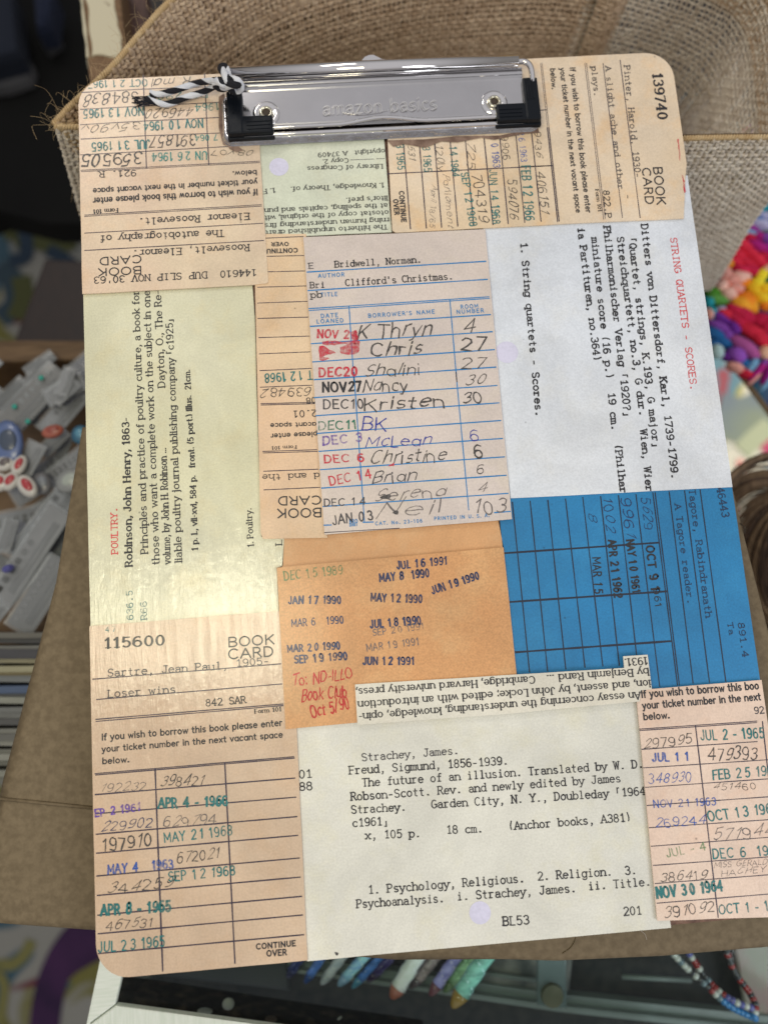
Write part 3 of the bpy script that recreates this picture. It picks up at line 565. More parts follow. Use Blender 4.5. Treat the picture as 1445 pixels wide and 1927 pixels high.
TEXT = [
    ('C', 'stamp', 'teal', 0.2626, 3.1635, 0.0424, 3.1669, 0.0283, 'OCT 2 1 1967'),
    ('C', 'hand', 'pencil', 0.2295, 3.1117, 0.0303, 3.1148, 0.0459, '584838'),
    ('C', 'stamp', 'teal', 0.2458, 3.0496, 0.0219, 3.0482, 0.034, 'NOV 13 1965'),
    ('C', 'hand', 'pencil', 0.234, 2.9865, 0.018, 2.9866, 0.0291, '35v90v'),
    ('C', 'stamp', 'teal', 0.2635, 2.9123, 0.0492, 2.9126, 0.0336, 'JUL 31 1965'),
    ('C', 'handb', 'pencil', 0.2373, 2.8616, 0.0156, 2.8637, 0.0466, '359505'),
    ('C', 'type', 'black', 0.2103, 2.7928, 0.0738, 2.7943, 0.0238, '921. R'),
    ('C', 'stamp', 'teal2', 0.4748, 2.8532, 0.271, 2.8566, 0.0323, 'UN 26 1964'),
    ('C', 'hand', 'pencil', 0.4388, 2.9234, 0.2716, 2.9269, 0.0452, '391857'),
    ('C', 'stamp', 'teal', 0.4651, 2.9867, 0.2438, 2.9847, 0.0339, 'NOV 10 1964'),
    ('C', 'hand', 'pencil', 0.4369, 3.0408, 0.2587, 3.041, 0.0366, '446920'),
    ('C', 'stamp', 'teal2', 0.5286, 3.0491, 0.4383, 3.048, 0.0275, '1964'),
    ('C', 'stamp', 'teal2', 0.4864, 3.0994, 0.2623, 3.1007, 0.0246, 'DE 2904'),
    ('C', 'stamp', 'teal2', 0.5174, 2.9207, 0.4321, 2.9207, 0.023, '7 064'),
    ('C', 'hand', 'pencil', 0.428, 3.1656, 0.2808, 3.1625, 0.034, 'R mal'),
    ('C', 'hand', 'pencil', 0.6555, 2.8506, 0.4896, 2.8524, 0.021, '08v07'),
    ('C', 'sansb', 'black', 0.6555, 2.7655, 0.5668, 2.7653, 0.0196, 'below.'),
    ('C', 'sansb', 'black', 0.6552, 2.7279, 0.0507, 2.7271, 0.0213, 'your ticket number in the next vacant space'),
    ('C', 'sansb', 'black', 0.6538, 2.6894, 0.0499, 2.6889, 0.0235, 'If you wish to borrow this book please enter'),
    ('C', 'serifb', 'black', 0.1392, 2.6432, 0.05, 2.6427, 0.0152, 'Form 101'),
    ('C', 'type', 'black', 0.6179, 2.5961, 0.2143, 2.5984, 0.0263, 'Eleanor Roosevelt.'),
    ('C', 'type', 'black', 0.5223, 2.5342, 0.0724, 2.5392, 0.0261, 'The autobiography of'),
    ('C', 'type', 'black', 0.6117, 2.4724, 0.1893, 2.4743, 0.0259, 'Roosevelt, Eleanor.'),
    ('C', 'sans', 'black', 0.2191, 2.4541, 0.0673, 2.4532, 0.0287, 'CARD'),
    ('C', 'sans', 'black', 0.2178, 2.4106, 0.0626, 2.4112, 0.0285, 'BOOK'),
    ('C', 'type', 'black', 0.6351, 2.373, 0.0477, 2.3803, 0.025, "144610  DUP SLIP NOV 30'63"),
    ('D', 'serif', 'black', 1.1406, 2.8283, 1.0263, 2.828, 0.0173, 'opyright'),
    ('D', 'serif', 'black', 0.9984, 2.8283, 0.8878, 2.827, 0.0172, 'A 37409'),
    ('D', 'serif', 'black', 1.0005, 2.7987, 0.9047, 2.7989, 0.0172, 'Copy 2.'),
    ('D', 'serif', 'black', 1.1276, 2.7673, 0.8446, 2.7735, 0.018, 'Library of Congress'),
    ('D', 'serif', 'black', 1.128, 2.6912, 0.7782, 2.6949, 0.0188, '1. Knowledge, Theory of.'),
    ('D', 'serif', 'black', 0.7205, 2.6948, 0.6739, 2.6913, 0.0187, '1. F'),
    ('D', 'serif', 'black', 1.1352, 2.6379, 0.9811, 2.6382, 0.0187, "litor's pref."),
    ('D', 'serif', 'black', 1.1341, 2.6077, 0.6755, 2.6135, 0.0186, 'at the spelling, capitals and pun'),
    ('D', 'serif', 'black', 1.1352, 2.5792, 0.6747, 2.5849, 0.0186, 'otostat copy of the original, wit'),
    ('D', 'serif', 'black', 1.1345, 2.5491, 0.6731, 2.5542, 0.0185, 'rning human understanding firs'),
    ('D', 'serif', 'black', 1.1275, 2.5221, 0.6752, 2.5256, 0.0184, 'The hitherto unpublished draft'),
    ('F', 'heavy', 'black', 0.7567, 2.4736, 0.6946, 2.4766, 0.0139, 'OVER'),
    ('F', 'heavy', 'black', 0.7885, 2.4481, 0.6761, 2.4508, 0.0156, 'CONTINU'),
    ('F', 'stamp', 'teal', 0.8125, 1.9754, 0.6426, 1.974, 0.032, 'T 12 1968'),
    ('F', 'hand', 'pencil', 0.8092, 1.9135, 0.6318, 1.9204, 0.0305, '639482'),
    ('F', 'type', 'black', 0.8191, 1.8759, 0.7853, 1.875, 0.0215, '08'),
    ('F', 'type', 'black', 0.8204, 1.8289, 0.7368, 1.8302, 0.024, '2.01'),
    ('F', 'sansb', 'black', 0.8151, 1.7832, 0.6534, 1.7893, 0.0163, 'acant space'),
    ('F', 'sansb', 'black', 0.8165, 1.7479, 0.6526, 1.7517, 0.0175, 'please enter'),
    ('F', 'serifb', 'black', 0.7402, 1.7032, 0.6537, 1.7055, 0.0112, 'Form 101'),
    ('F', 'type', 'black', 0.8149, 1.5987, 0.6158, 1.6066, 0.021, 'd and the'),
    ('F', 'sans', 'black', 0.8156, 1.5162, 0.6647, 1.5234, 0.0292, 'CARD'),
    ('F', 'sans', 'black', 0.814, 1.4724, 0.661, 1.4798, 0.0303, 'BOOK'),
    ('E', 'stamp', 'teal', 1.1845, 2.8406, 1.1833, 2.7364, 0.0271, '3 1965'),
    ('E', 'hand', 'pencil', 1.226, 2.8563, 1.2274, 2.7745, 0.0231, '1531'),
    ('E', 'stamp', 'teal', 1.2827, 2.8476, 1.2817, 2.7225, 0.0277, '13 1965'),
    ('E', 'hand', 'pencil', 1.3347, 2.8309, 1.3353, 2.7221, 0.0252, '120ly'),
    ('E', 'stamp', 'teal', 1.3857, 2.8197, 1.3853, 2.6965, 0.0262, '14 1964'),
    ('E', 'hand', 'pencil', 1.4518, 2.8406, 1.4463, 2.7264, 0.0292, '725'),
    ('E', 'stamp', 'blue', 1.5449, 2.8545, 1.5439, 2.7245, 0.0253, '2 0 1963'),
    ('E', 'hand', 'pencil', 1.5881, 2.8547, 1.5841, 2.7537, 0.0254, '9906'),
    ('E', 'stamp', 'blue2', 1.6512, 2.8649, 1.6512, 2.7416, 0.0229, '26 1963'),
    ('E', 'hand', 'pencil', 1.7166, 2.8667, 1.7114, 2.7599, 0.0245, '9436'),
    ('E', 'stamp', 'teal', 1.4195, 2.709, 1.4321, 2.4927, 0.0271, 'SEP 12 1968'),
    ('E', 'hand', 'pencil', 1.4609, 2.705, 1.4725, 2.5093, 0.0377, '704319'),
    ('E', 'stamp', 'teal', 1.5268, 2.7152, 1.5196, 2.4969, 0.0271, 'JUN 14 1968'),
    ('E', 'hand', 'pencil', 1.5925, 2.6756, 1.5844, 2.5152, 0.0326, '594076'),
    ('E', 'stamp', 'teal', 1.649, 2.7254, 1.6433, 2.5042, 0.0332, 'FEB 12 1966'),
    ('E', 'hand', 'pencil', 1.7031, 2.7005, 1.7049, 2.5324, 0.0313, '406151'),
    ('E', 'hand', 'pencil2', 1.3509, 2.7104, 1.3517, 2.4939, 0.0239, 'Parliament'),
    ('E', 'hand', 'pencil2', 1.3058, 2.6699, 1.2813, 2.4998, 0.0199, 'April 18/65'),
    ('E', 'heavy', 'black', 1.1808, 2.6489, 1.1804, 2.5255, 0.0169, 'CONTINUE'),
    ('E', 'heavy', 'black', 1.1565, 2.6172, 1.1571, 2.556, 0.0168, 'OVER'),
    ('E', 'serifb', 'black', 2.2005, 3.0828, 2.197, 2.8879, 0.0362, '139740'),
    ('E', 'sans', 'black', 2.1526, 2.6903, 2.1473, 2.5374, 0.0327, 'BOOK'),
    ('E', 'sans', 'black', 2.1092, 2.689, 2.1045, 2.5414, 0.0309, 'CARD'),
    ('E', 'type', 'dark', 2.0921, 3.1211, 2.0778, 2.6521, 0.023, 'Pinter, Harold, 1930-'),
    ('E', 'type', 'dark', 2.0194, 3.1215, 2.0077, 2.6081, 0.0211, 'A slight ache and other'),
    ('E', 'type', 'dark', 2.0321, 2.5864, 2.0306, 2.5674, 0.0207, '-'),
    ('E', 'type', 'black', 1.9651, 3.1239, 1.9619, 2.9975, 0.0212, 'plays.'),
    ('E', 'type', 'black', 1.9493, 2.6067, 1.9456, 2.4962, 0.0225, '822.P'),
    ('E', 'serifb', 'black', 1.9202, 2.6123, 1.9214, 2.5233, 0.0127, 'Form 101'),
    ('E', 'sansb', 'black', 1.8811, 3.1239, 1.8746, 2.5214, 0.02, 'If you wish to borrow this book please enter'),
    ('E', 'sansb', 'black', 1.842, 3.1245, 1.8372, 2.5237, 0.0191, 'your ticket number in the next vacant space'),
    ('E', 'sansb', 'black', 1.8042, 3.1246, 1.8012, 3.0379, 0.0194, 'below.'),
    ('G', 'type', 'dark', 0.8266, 2.3618, 0.843, 2.362, 0.0216, 'E'),
    ('G', 'type', 'black', 0.9218, 2.3606, 1.2393, 2.3601, 0.0242, 'Bridwell, Norman.'),
    ('G', 'sansw', 'cyan', 0.8582, 2.3243, 0.9533, 2.3243, 0.0144, 'AUTHOR'),
    ('G', 'type', 'black', 0.8264, 2.2862, 0.8794, 2.2852, 0.0227, 'Bri'),
    ('G', 'type', 'black', 0.9558, 2.2863, 1.3504, 2.2878, 0.0253, "Clifford's Christmas."),
    ('G', 'type', 'black', 0.8263, 2.2486, 0.8663, 2.2478, 0.0238, 'pb'),
    ('G', 'sansw', 'cyan', 0.8631, 2.251, 0.9228, 2.2502, 0.0143, 'TITLE'),
    ('G', 'sansw', 'cyan', 0.8584, 2.1694, 0.9196, 2.1696, 0.0148, 'DATE'),
    ('G', 'sansw', 'cyan', 0.8414, 2.1499, 0.9379, 2.1483, 0.0142, 'LOANED'),
    ('G', 'sansw', 'cyan', 1.0293, 2.1595, 1.2714, 2.1605, 0.0142, "BORROWER'S NAME"),
    ('G', 'sansw', 'cyan', 1.369, 2.1715, 1.4329, 2.1721, 0.0143, 'ROOM'),
    ('G', 'sansw', 'cyan', 1.3526, 2.1535, 1.4516, 2.153, 0.0143, 'NUMBER'),
    ('G', 'stampb', 'red', 0.8397, 2.0959, 0.9843, 2.0817, 0.0293, 'NOV 24'),
    ('G', 'hand', 'pencil', 0.9798, 2.0808, 1.2525, 2.0788, 0.0541, 'K Thryn'),
    ('G', 'hand', 'pencil', 1.3655, 2.0773, 1.411, 2.0785, 0.0484, '4'),
    ('G', 'handb', 'pencil', 1.0243, 2.0147, 1.2098, 2.0071, 0.0496, 'Chris'),
    ('G', 'handb', 'pencil', 1.3514, 2.0153, 1.4442, 2.0104, 0.047, '27'),
    ('G', 'stampb', 'red', 0.837, 1.9489, 0.9728, 1.9438, 0.0312, 'DEC20'),
    ('G', 'hand', 'pencil', 0.9976, 1.9399, 1.198, 1.9322, 0.0434, 'Shalini'),
    ('G', 'hand', 'pencil', 1.3449, 1.9439, 1.4348, 1.942, 0.0377, '27'),
    ('G', 'stampb', 'black', 0.8451, 1.8913, 0.9825, 1.8864, 0.0339, 'NOV27'),
    ('G', 'stamp', 'dark', 0.8437, 1.8293, 0.9883, 1.8216, 0.0326, 'DEC10'),
    ('G', 'stamp', 'green', 0.8219, 1.7519, 0.9589, 1.7489, 0.0302, 'DEC11'),
    ('G', 'stampb', 'purple', 0.8341, 1.6968, 0.9733, 1.7005, 0.0295, 'DEC 3'),
    ('G', 'stampb', 'red', 0.8351, 1.6322, 0.9754, 1.6287, 0.0266, 'DEC 6'),
    ('G', 'stamp', 'red', 0.8504, 1.5496, 0.998, 1.5677, 0.0317, 'DEC 14'),
    ('G', 'stamp', 'dark', 0.824, 1.4775, 0.9682, 1.4724, 0.0251, 'DEC 14'),
    ('G', 'stamp', 'dark', 0.8514, 1.4094, 0.9921, 1.4184, 0.0322, 'JAN 03'),
    ('G', 'hand', 'pencil', 0.9858, 1.8813, 1.1481, 1.8769, 0.0438, 'Nancy'),
    ('G', 'handb', 'pencil', 0.9861, 1.8131, 1.2784, 1.8105, 0.0436, 'Kristen'),
    ('G', 'hand', 'penblue', 0.973, 1.7409, 1.0611, 1.7386, 0.0458, 'BK'),
    ('G', 'hand', 'penblue', 0.9816, 1.6785, 1.2171, 1.6712, 0.0376, 'McLean'),
    ('G', 'hand', 'pencil', 0.9926, 1.6137, 1.2645, 1.6116, 0.0453, 'Christine'),
    ('G', 'hand', 'dark', 0.9955, 1.5472, 1.1542, 1.546, 0.0397, 'Brian'),
    ('G', 'hand', 'pencil2', 0.9983, 1.4812, 1.2508, 1.4852, 0.0394, 'Serena'),
    ('G', 'hand', 'pencil2', 0.9962, 1.4171, 1.2328, 1.4287, 0.0469, 'Neil'),
    ('G', 'hand', 'pencil', 1.3553, 1.8832, 1.427, 1.8784, 0.0364, '30'),
    ('G', 'handb', 'pencil', 1.3406, 1.8107, 1.416, 1.8198, 0.0381, '30'),
    ('G', 'hand', 'penblue', 1.3549, 1.6778, 1.3893, 1.6781, 0.0404, '6'),
    ('G', 'handb', 'pencil', 1.3647, 1.6142, 1.3963, 1.6131, 0.0455, '6'),
    ('G', 'hand', 'pencil', 1.3669, 1.5527, 1.3942, 1.5534, 0.0308, '6'),
    ('G', 'hand', 'pencil2', 1.363, 1.4835, 1.3971, 1.4842, 0.0317, '4'),
    ('G', 'hand', 'pencil2', 1.3436, 1.4165, 1.458, 1.4124, 0.0461, '103'),
    ('G', 'sansw', 'cyan', 0.9983, 1.3977, 1.1625, 1.3961, 0.0115, 'CAT. No. 23-106'),
    ('G', 'sansw', 'cyan', 1.2054, 1.4003, 1.3992, 1.3983, 0.0115, 'PRINTED IN U. S. A.'),
    ('G', 'sansw', 'cyan', 0.9091, 1.4104, 0.9364, 1.4105, 0.0135, 'BRO'),
    ('G', 'sansw', 'cyan', 0.9084, 1.4, 0.9356, 1.4001, 0.0114, 'DART'),
    ('H', 'type', 'red2', 2.1831, 2.4044, 2.181, 1.8106, 0.0243, 'STRING QUARTETS - SCORES.'),
    ('H', 'typeb', 'black', 2.0795, 2.4639, 2.068, 1.4889, 0.0253, 'Ditters von Dittersdorf, Karl, 1739-1799.'),
    ('H', 'typeb', 'black', 2.0254, 2.4141, 2.0155, 1.6075, 0.0253, '[Quartet, strings, K.193, G major]'),
    ('H', 'typeb', 'black', 1.9822, 2.4188, 1.9812, 1.7275, 0.0254, 'Streichquartett, no.3, G dur.'),
    ('H', 'typeb', 'black', 1.9766, 1.6761, 1.9695, 1.4509, 0.0247, 'Wien, Wier'),
    ('H', 'typeb', 'black', 1.9363, 2.4658, 1.9253, 1.7282, 0.0253, 'Philharmonischer Verlag [1920?]'),
    ('H', 'typeb', 'black', 1.8855, 2.4227, 1.8737, 1.6813, 0.0252, 'miniature score (16 p.)  19 cm.'),
    ('H', 'typeb', 'black', 1.8765, 1.6279, 1.8765, 1.4515, 0.0246, '(Philhar'),
    ('H', 'typeb', 'black', 1.8376, 2.465, 1.8389, 1.9435, 0.0255, 'ia Partituren, no.364)'),
    ('H', 'typeb', 'black', 1.6168, 2.419, 1.6048, 1.752, 0.0251, '1. String quartets - Scores.'),
    ('I', 'type', 'navy2', 2.2258, 1.4453, 2.2318, 1.3387, 0.0261, '46443'),
    ('I', 'type', 'navy2', 2.1252, 1.4457, 2.1235, 0.9922, 0.023, 'Tagore, Rabindranath'),
    ('I', 'type', 'navy2', 2.0674, 1.3967, 2.0669, 1.0422, 0.0216, 'A Tagore reader.'),
    ('I', 'type', 'navy2', 2.2339, 0.9643, 2.2342, 0.8479, 0.0213, '891.4'),
    ('I', 'type', 'navy2', 2.1967, 0.9665, 2.1989, 0.9261, 0.0188, 'Ta'),
    ('I', 'hand', 'navy', 1.9497, 1.4337, 1.9496, 1.316, 0.0312, '5629'),
    ('I', 'hand', 'navy', 1.8756, 1.439, 1.8814, 1.2942, 0.0339, '9961'),
    ('I', 'hand', 'navy', 1.8137, 1.4434, 1.8124, 1.3193, 0.0311, '1002'),
    ('I', 'hand', 'navy', 1.7547, 1.3908, 1.755, 1.3584, 0.0297, '8'),
    ('I', 'stampb', 'black', 1.9447, 1.2561, 1.946, 1.0984, 0.0282, 'OCT 9 1'),
    ('I', 'stamp', 'black', 1.9521, 1.1045, 1.9518, 1.0404, 0.0214, '961'),
    ('I', 'stampb', 'black', 1.8786, 1.2823, 1.8788, 1.0956, 0.0255, 'NAY 10 1961'),
    ('I', 'stampb', 'black', 1.8137, 1.2857, 1.8122, 1.0849, 0.0268, 'APR 21 1962'),
    ('I', 'stamp', 'black', 1.7508, 1.2304, 1.744, 1.1038, 0.028, 'MAR 15'),
    ('J', 'stamp', 'green2', 0.6711, 1.2304, 0.8728, 1.2369, 0.0299, 'DEC 15 1989'),
    ('J', 'stampb', 'navy', 1.0624, 1.2402, 1.2367, 1.2435, 0.0253, 'JUL 16 1991'),
    ('J', 'stampb', 'navy', 0.9979, 1.2, 1.171, 1.205, 0.0264, 'MAY 8  1990'),
    ('J', 'stampb', 'navy', 1.1779, 1.1446, 1.3445, 1.1843, 0.025, 'JUN 19 1990'),
    ('J', 'stampb', 'navy', 0.6812, 1.1482, 0.86, 1.1365, 0.0248, 'JAN 17 1990'),
    ('J', 'stampb', 'navy', 0.9626, 1.1364, 1.1384, 1.1172, 0.0262, 'MAY 12 1990'),
    ('J', 'stamp', 'navy', 0.6867, 1.0694, 0.8643, 1.0688, 0.0247, 'MAR 6   1990'),
    ('J', 'stampb', 'navy', 0.9547, 1.0448, 1.1294, 1.0456, 0.0259, 'JUL 18 1990'),
    ('J', 'stamp', 'grey', 0.9616, 1.0179, 1.1379, 1.0267, 0.0211, 'SEP 20 1991'),
    ('J', 'stampb', 'navy', 0.6682, 0.9856, 0.8465, 0.9823, 0.0233, 'MAR 20 1990'),
    ('J', 'stamp', 'grey', 0.9371, 0.9671, 1.117, 0.976, 0.0234, 'MAR 19 1991'),
    ('J', 'stampb', 'navy', 0.6894, 0.9457, 0.8688, 0.9456, 0.0244, 'SEP 19 1990'),
    ('J', 'stampb', 'navy', 0.9209, 0.9236, 1.0944, 0.9113, 0.0244, 'JUN 12 1991'),
    ('J', 'handb', 'redpen', 0.6779, 0.8699, 0.8809, 0.8822, 0.0357, 'To: ND-ILLO'),
    ('J', 'handb', 'redpen', 0.7057, 0.8179, 0.8579, 0.8225, 0.0389, 'Book Club'),
    ('J', 'handb', 'redpen', 0.7355, 0.7621, 0.8652, 0.7836, 0.0388, 'Oct 5/90'),
    ('B', 'serif', 'black', 0.6686, 1.3531, 0.6685, 1.3726, 0.0216, 'L'),
    ('K', 'serif', 'black', 1.8943, 0.8738, 1.815, 0.874, 0.0245, '1931.'),
    ('K', 'serif', 'black', 1.8934, 0.8366, 1.5417, 0.8402, 0.0244, 'by Benjamin Rand ...'),
    ('K', 'serif', 'black', 1.4998, 0.8405, 0.891, 0.8455, 0.0241, 'Cambridge, Harvard university press,'),
    ('K', 'serif', 'black', 1.8936, 0.7964, 0.894, 0.803, 0.0242, 'ion, and assent, by John Locke; edited with an introduction'),
    ('K', 'serif', 'black', 1.8544, 0.7595, 0.8941, 0.763, 0.024, 'An essay concerning the understanding, knowledge, opin-'),
    ('A', 'type', 'dark', 0.8947, 0.6062, 1.2206, 0.6036, 0.0245, 'Strachey, James.'),
    ('A', 'type', 'black', 0.8489, 0.567, 1.3835, 0.5558, 0.0258, 'Freud, Sigmund, 1856-1939.'),
    ('A', 'type', 'black', 0.8902, 0.5238, 1.8406, 0.5086, 0.0257, 'The future of an illusion. Translated by W. D.'),
    ('A', 'type', 'black', 0.8489, 0.4825, 1.7582, 0.4685, 0.0256, 'Robson-Scott. Rev. and newly edited by James'),
    ('A', 'type', 'black', 0.8475, 0.4411, 1.0284, 0.436, 0.0253, 'Strachey.'),
    ('A', 'type', 'black', 1.1149, 0.4359, 1.8353, 0.4199, 0.0255, 'Garden City, N. Y., Doubleday [1964'),
    ('A', 'type', 'black', 0.8482, 0.3989, 0.9654, 0.3955, 0.0252, 'c1961]'),
    ('A', 'type', 'black', 0.8881, 0.3568, 1.0696, 0.3483, 0.0252, 'x, 105 p.'),
    ('A', 'type', 'black', 1.1568, 0.3512, 1.2774, 0.3462, 0.0252, '18 cm.'),
    ('A', 'type', 'black', 1.3649, 0.3456, 1.7781, 0.3402, 0.0254, '(Anchor books, A381)'),
    ('A', 'type', 'black', 0.8847, 0.1855, 1.4, 0.1785, 0.0256, '1. Psychology, Religious.'),
    ('A', 'type', 'black', 1.4457, 0.1802, 1.6929, 0.1746, 0.0258, '2. Religion.'),
    ('A', 'type', 'black', 1.7379, 0.1732, 1.7751, 0.1725, 0.0258, '3.'),
    ('A', 'type', 'black', 0.8438, 0.1453, 1.1296, 0.1398, 0.0254, 'Psychoanalysis.'),
    ('A', 'type', 'black', 1.1739, 0.1408, 1.5672, 0.1337, 0.0256, 'i. Strachey, James.'),
    ('A', 'type', 'black', 1.6105, 0.1356, 1.8178, 0.1325, 0.0257, 'ii. Title.'),
    ('A', 'type', 'black', 1.3169, 0.0506, 1.4018, 0.0481, 0.0269, 'BL53'),
    ('A', 'type', 'black', 1.7171, 0.0471, 1.7765, 0.046, 0.0255, '201'),
    ('A', 'type', 'black', 0.681, 0.5672, 0.7236, 0.5671, 0.0257, '01'),
    ('A', 'type', 'black', 0.6804, 0.5279, 0.7229, 0.5278, 0.0256, '88'),
    ('L', 'serifb', 'black', 0.0504, 1.0459, 0.2539, 1.0416, 0.0323, '115600'),
    ('L', 'sans', 'black', 0.4687, 1.0183, 0.624, 1.0163, 0.0312, 'BOOK'),
    ('L', 'sans', 'black', 0.4668, 0.9775, 0.6197, 0.976, 0.0322, 'CARD'),
    ('L', 'type', 'dark', 0.0611, 0.9504, 0.4627, 0.9448, 0.0247, 'Sartre, Jean Paul,'),
    ('L', 'type', 'dark', 0.4917, 0.9502, 0.6025, 0.9499, 0.0228, '1905-'),
    ('L', 'type', 'dark', 0.0594, 0.8817, 0.2851, 0.8802, 0.0245, 'Loser wins'),
    ('L', 'type', 'black', 0.3848, 0.827, 0.5179, 0.8277, 0.0224, '842 SAR'),
    ('L', 'serifb', 'black', 0.5462, 0.7909, 0.6355, 0.7919, 0.0132, 'Form 101'),
    ('L', 'sansb', 'black', 0.0368, 0.7439, 0.6354, 0.7442, 0.0202, 'If you wish to borrow this book please enter'),
    ('L', 'sansb', 'black', 0.0359, 0.706, 0.6348, 0.7059, 0.0191, 'your ticket number in the next vacant space'),
    ('L', 'sansb', 'black', 0.0366, 0.6677, 0.1239, 0.6666, 0.0189, 'below.'),
    ('L', 'stamp', 'teal2', 0.0568, 1.0994, 0.0906, 1.0999, 0.0178, '47'),
    ('L', 'hand', 'pencil2', 0.0241, 0.5783, 0.1749, 0.5736, 0.0258, '192232'),
    ('L', 'hand', 'pencil', 0.2229, 0.5816, 0.3638, 0.5736, 0.0321, '398421'),
    ('L', 'stampb', 'purple', 0.0093, 0.5017, 0.157, 0.5099, 0.0232, 'EP 2 1961'),
    ('L', 'stampb', 'teal', 0.2153, 0.5123, 0.4417, 0.5028, 0.0298, 'APR 4 - 1966'),
    ('L', 'hand', 'navy', 0.0266, 0.4551, 0.1923, 0.4545, 0.028, '229902'),
    ('L', 'hand', 'pencil2', 0.2264, 0.4506, 0.4009, 0.4473, 0.0307, '629794'),
    ('L', 'handb', 'pencil', 0.0279, 0.3939, 0.1889, 0.3975, 0.0381, '197910'),
    ('L', 'stamp', 'teal', 0.2311, 0.4031, 0.4532, 0.4089, 0.0295, 'MAY 21 1968'),
    ('L', 'stampb', 'blue', 0.0455, 0.3213, 0.2571, 0.3214, 0.0271, 'MAY 4   1963'),
    ('L', 'hand', 'pencil', 0.2671, 0.3361, 0.4067, 0.3404, 0.0304, '672021'),
    ('L', 'stamp', 'teal', 0.2405, 0.2818, 0.4568, 0.2834, 0.0281, 'SEP 12 1968'),
    ('L', 'hand', 'pencil', 0.0404, 0.2605, 0.2523, 0.2608, 0.0325, '344259'),
    ('L', 'stampb', 'teal', 0.0208, 0.1956, 0.2435, 0.1897, 0.0317, 'APR 8 - 1965'),
    ('L', 'hand', 'pencil', 0.0326, 0.1495, 0.184, 0.1491, 0.0271, '467531'),
    ('L', 'stamp', 'teal', 0.0106, 0.0851, 0.2213, 0.0862, 0.0303, 'JUL 23 1965'),
    ('L', 'heavy', 'black', 0.5132, 0.0511, 0.6393, 0.0508, 0.0157, 'CONTINUE'),
    ('L', 'heavy', 'black', 0.5457, 0.0272, 0.6087, 0.0261, 0.0166, 'OVER'),
    ('M', 'sansb', 'black', 1.8608, 0.7395, 2.2694, 0.7371, 0.0239, 'If you wish to borrow this boo'),
    ('M', 'sansb', 'black', 1.8593, 0.702, 2.2708, 0.7, 0.0229, 'your ticket number in the next'),
    ('M', 'sansb', 'black', 1.8578, 0.6656, 1.9471, 0.6642, 0.0219, 'below.'),
    ('M', 'type', 'dark', 2.2422, 0.6549, 2.3117, 0.6547, 0.022, '92 B'),
    ('M', 'hand', 'pencil', 1.8447, 0.5697, 2.0133, 0.5766, 0.0303, '297995'),
    ('M', 'stampb', 'blue', 1.8713, 0.5281, 1.9943, 0.5216, 0.0259, 'JUL 1 1'),
    ('M', 'hand', 'blue', 1.8463, 0.4573, 1.9931, 0.4526, 0.0308, '348930'),
    ('M', 'stamp', 'blue', 1.8553, 0.3796, 2.0669, 0.3694, 0.0234, 'NOV 21 1963'),
    ('M', 'hand', 'blue', 1.8538, 0.3162, 2.024, 0.3155, 0.0274, '269244'),
    ('M', 'stamp', 'green2', 1.8806, 0.2194, 2.0145, 0.2312, 0.0249, 'JUL - 4'),
    ('M', 'hand', 'pencil', 1.8464, 0.1453, 2.0017, 0.1392, 0.0281, '386419'),
    ('M', 'stampb', 'teal', 1.8296, 0.0951, 2.0521, 0.1005, 0.032, 'NOV 30 1964'),
    ('M', 'hand', 'pencil', 1.8446, 0.0302, 2.0146, 0.041, 0.0318, '391092'),
    ('M', 'stamp', 'teal', 2.0454, 0.584, 2.2634, 0.574, 0.0323, 'JUL 2 - 1965'),
    ('M', 'hand', 'pencil', 2.0587, 0.515, 2.2271, 0.5071, 0.039, '479393'),
    ('M', 'stamp', 'teal', 2.0681, 0.452, 2.2988, 0.4505, 0.0301, 'FEB 25 1966'),
    ('M', 'hand', 'pencil', 2.0613, 0.4199, 2.2104, 0.4112, 0.0197, '451460'),
    ('M', 'stamp', 'teal', 2.0348, 0.3214, 2.2756, 0.3296, 0.0313, 'OCT 13 1966'),
    ('M', 'hand', 'pencil2', 2.0385, 0.2582, 2.2507, 0.2565, 0.0357, '571944'),
    ('M', 'stamp', 'teal', 2.0329, 0.202, 2.2685, 0.196, 0.0292, 'DEC 6  1966'),
    ('M', 'hand', 'pencil2', 2.0309, 0.172, 2.2551, 0.1677, 0.0175, 'MISS GERALDINE'),
    ('M', 'hand', 'pencil2', 2.0516, 0.1445, 2.2021, 0.1451, 0.0182, 'HACHEY'),
    ('M', 'stamp', 'teal', 2.0293, 0.0283, 2.2601, 0.0261, 0.0286, 'OCT 1 - 1965'),
    ('B', 'type', 'red2', 0.103, 1.365, 0.1044, 1.5273, 0.0219, 'POULTRY.'),
    ('B', 'serifb', 'black', 0.1509, 1.3171, 0.1538, 1.8478, 0.024, 'Robinson, John Henry, 1863-'),
    ('B', 'serif', 'black', 0.2059, 1.3574, 0.2024, 2.3208, 0.0243, 'Principles and practice of poultry culture, a book for'),
    ('B', 'serif', 'black', 0.2438, 1.3176, 0.2418, 2.3203, 0.0243, 'those who want a complete work on the subject in one'),
    ('B', 'serif', 'black', 0.2821, 1.3166, 0.2809, 1.7284, 0.024, 'volume, by John H. Robinson ...'),
    ('B', 'serif', 'black', 0.2849, 1.9508, 0.2821, 2.3178, 0.0247, 'Dayton, O., The Re-'),
    ('B', 'serif', 'black', 0.3215, 1.3193, 0.3205, 2.205, 0.0243, 'liable poultry journal publishing company [c1925]'),
    ('B', 'serifb', 'black', 0.377, 1.3559, 0.3794, 1.6215, 0.0194, '1 p. l., vii-xvi, 584 p.'),
    ('B', 'serifb', 'black', 0.3787, 1.6503, 0.3751, 2.0103, 0.0197, 'front. (5 port.) illus.  21cm.'),
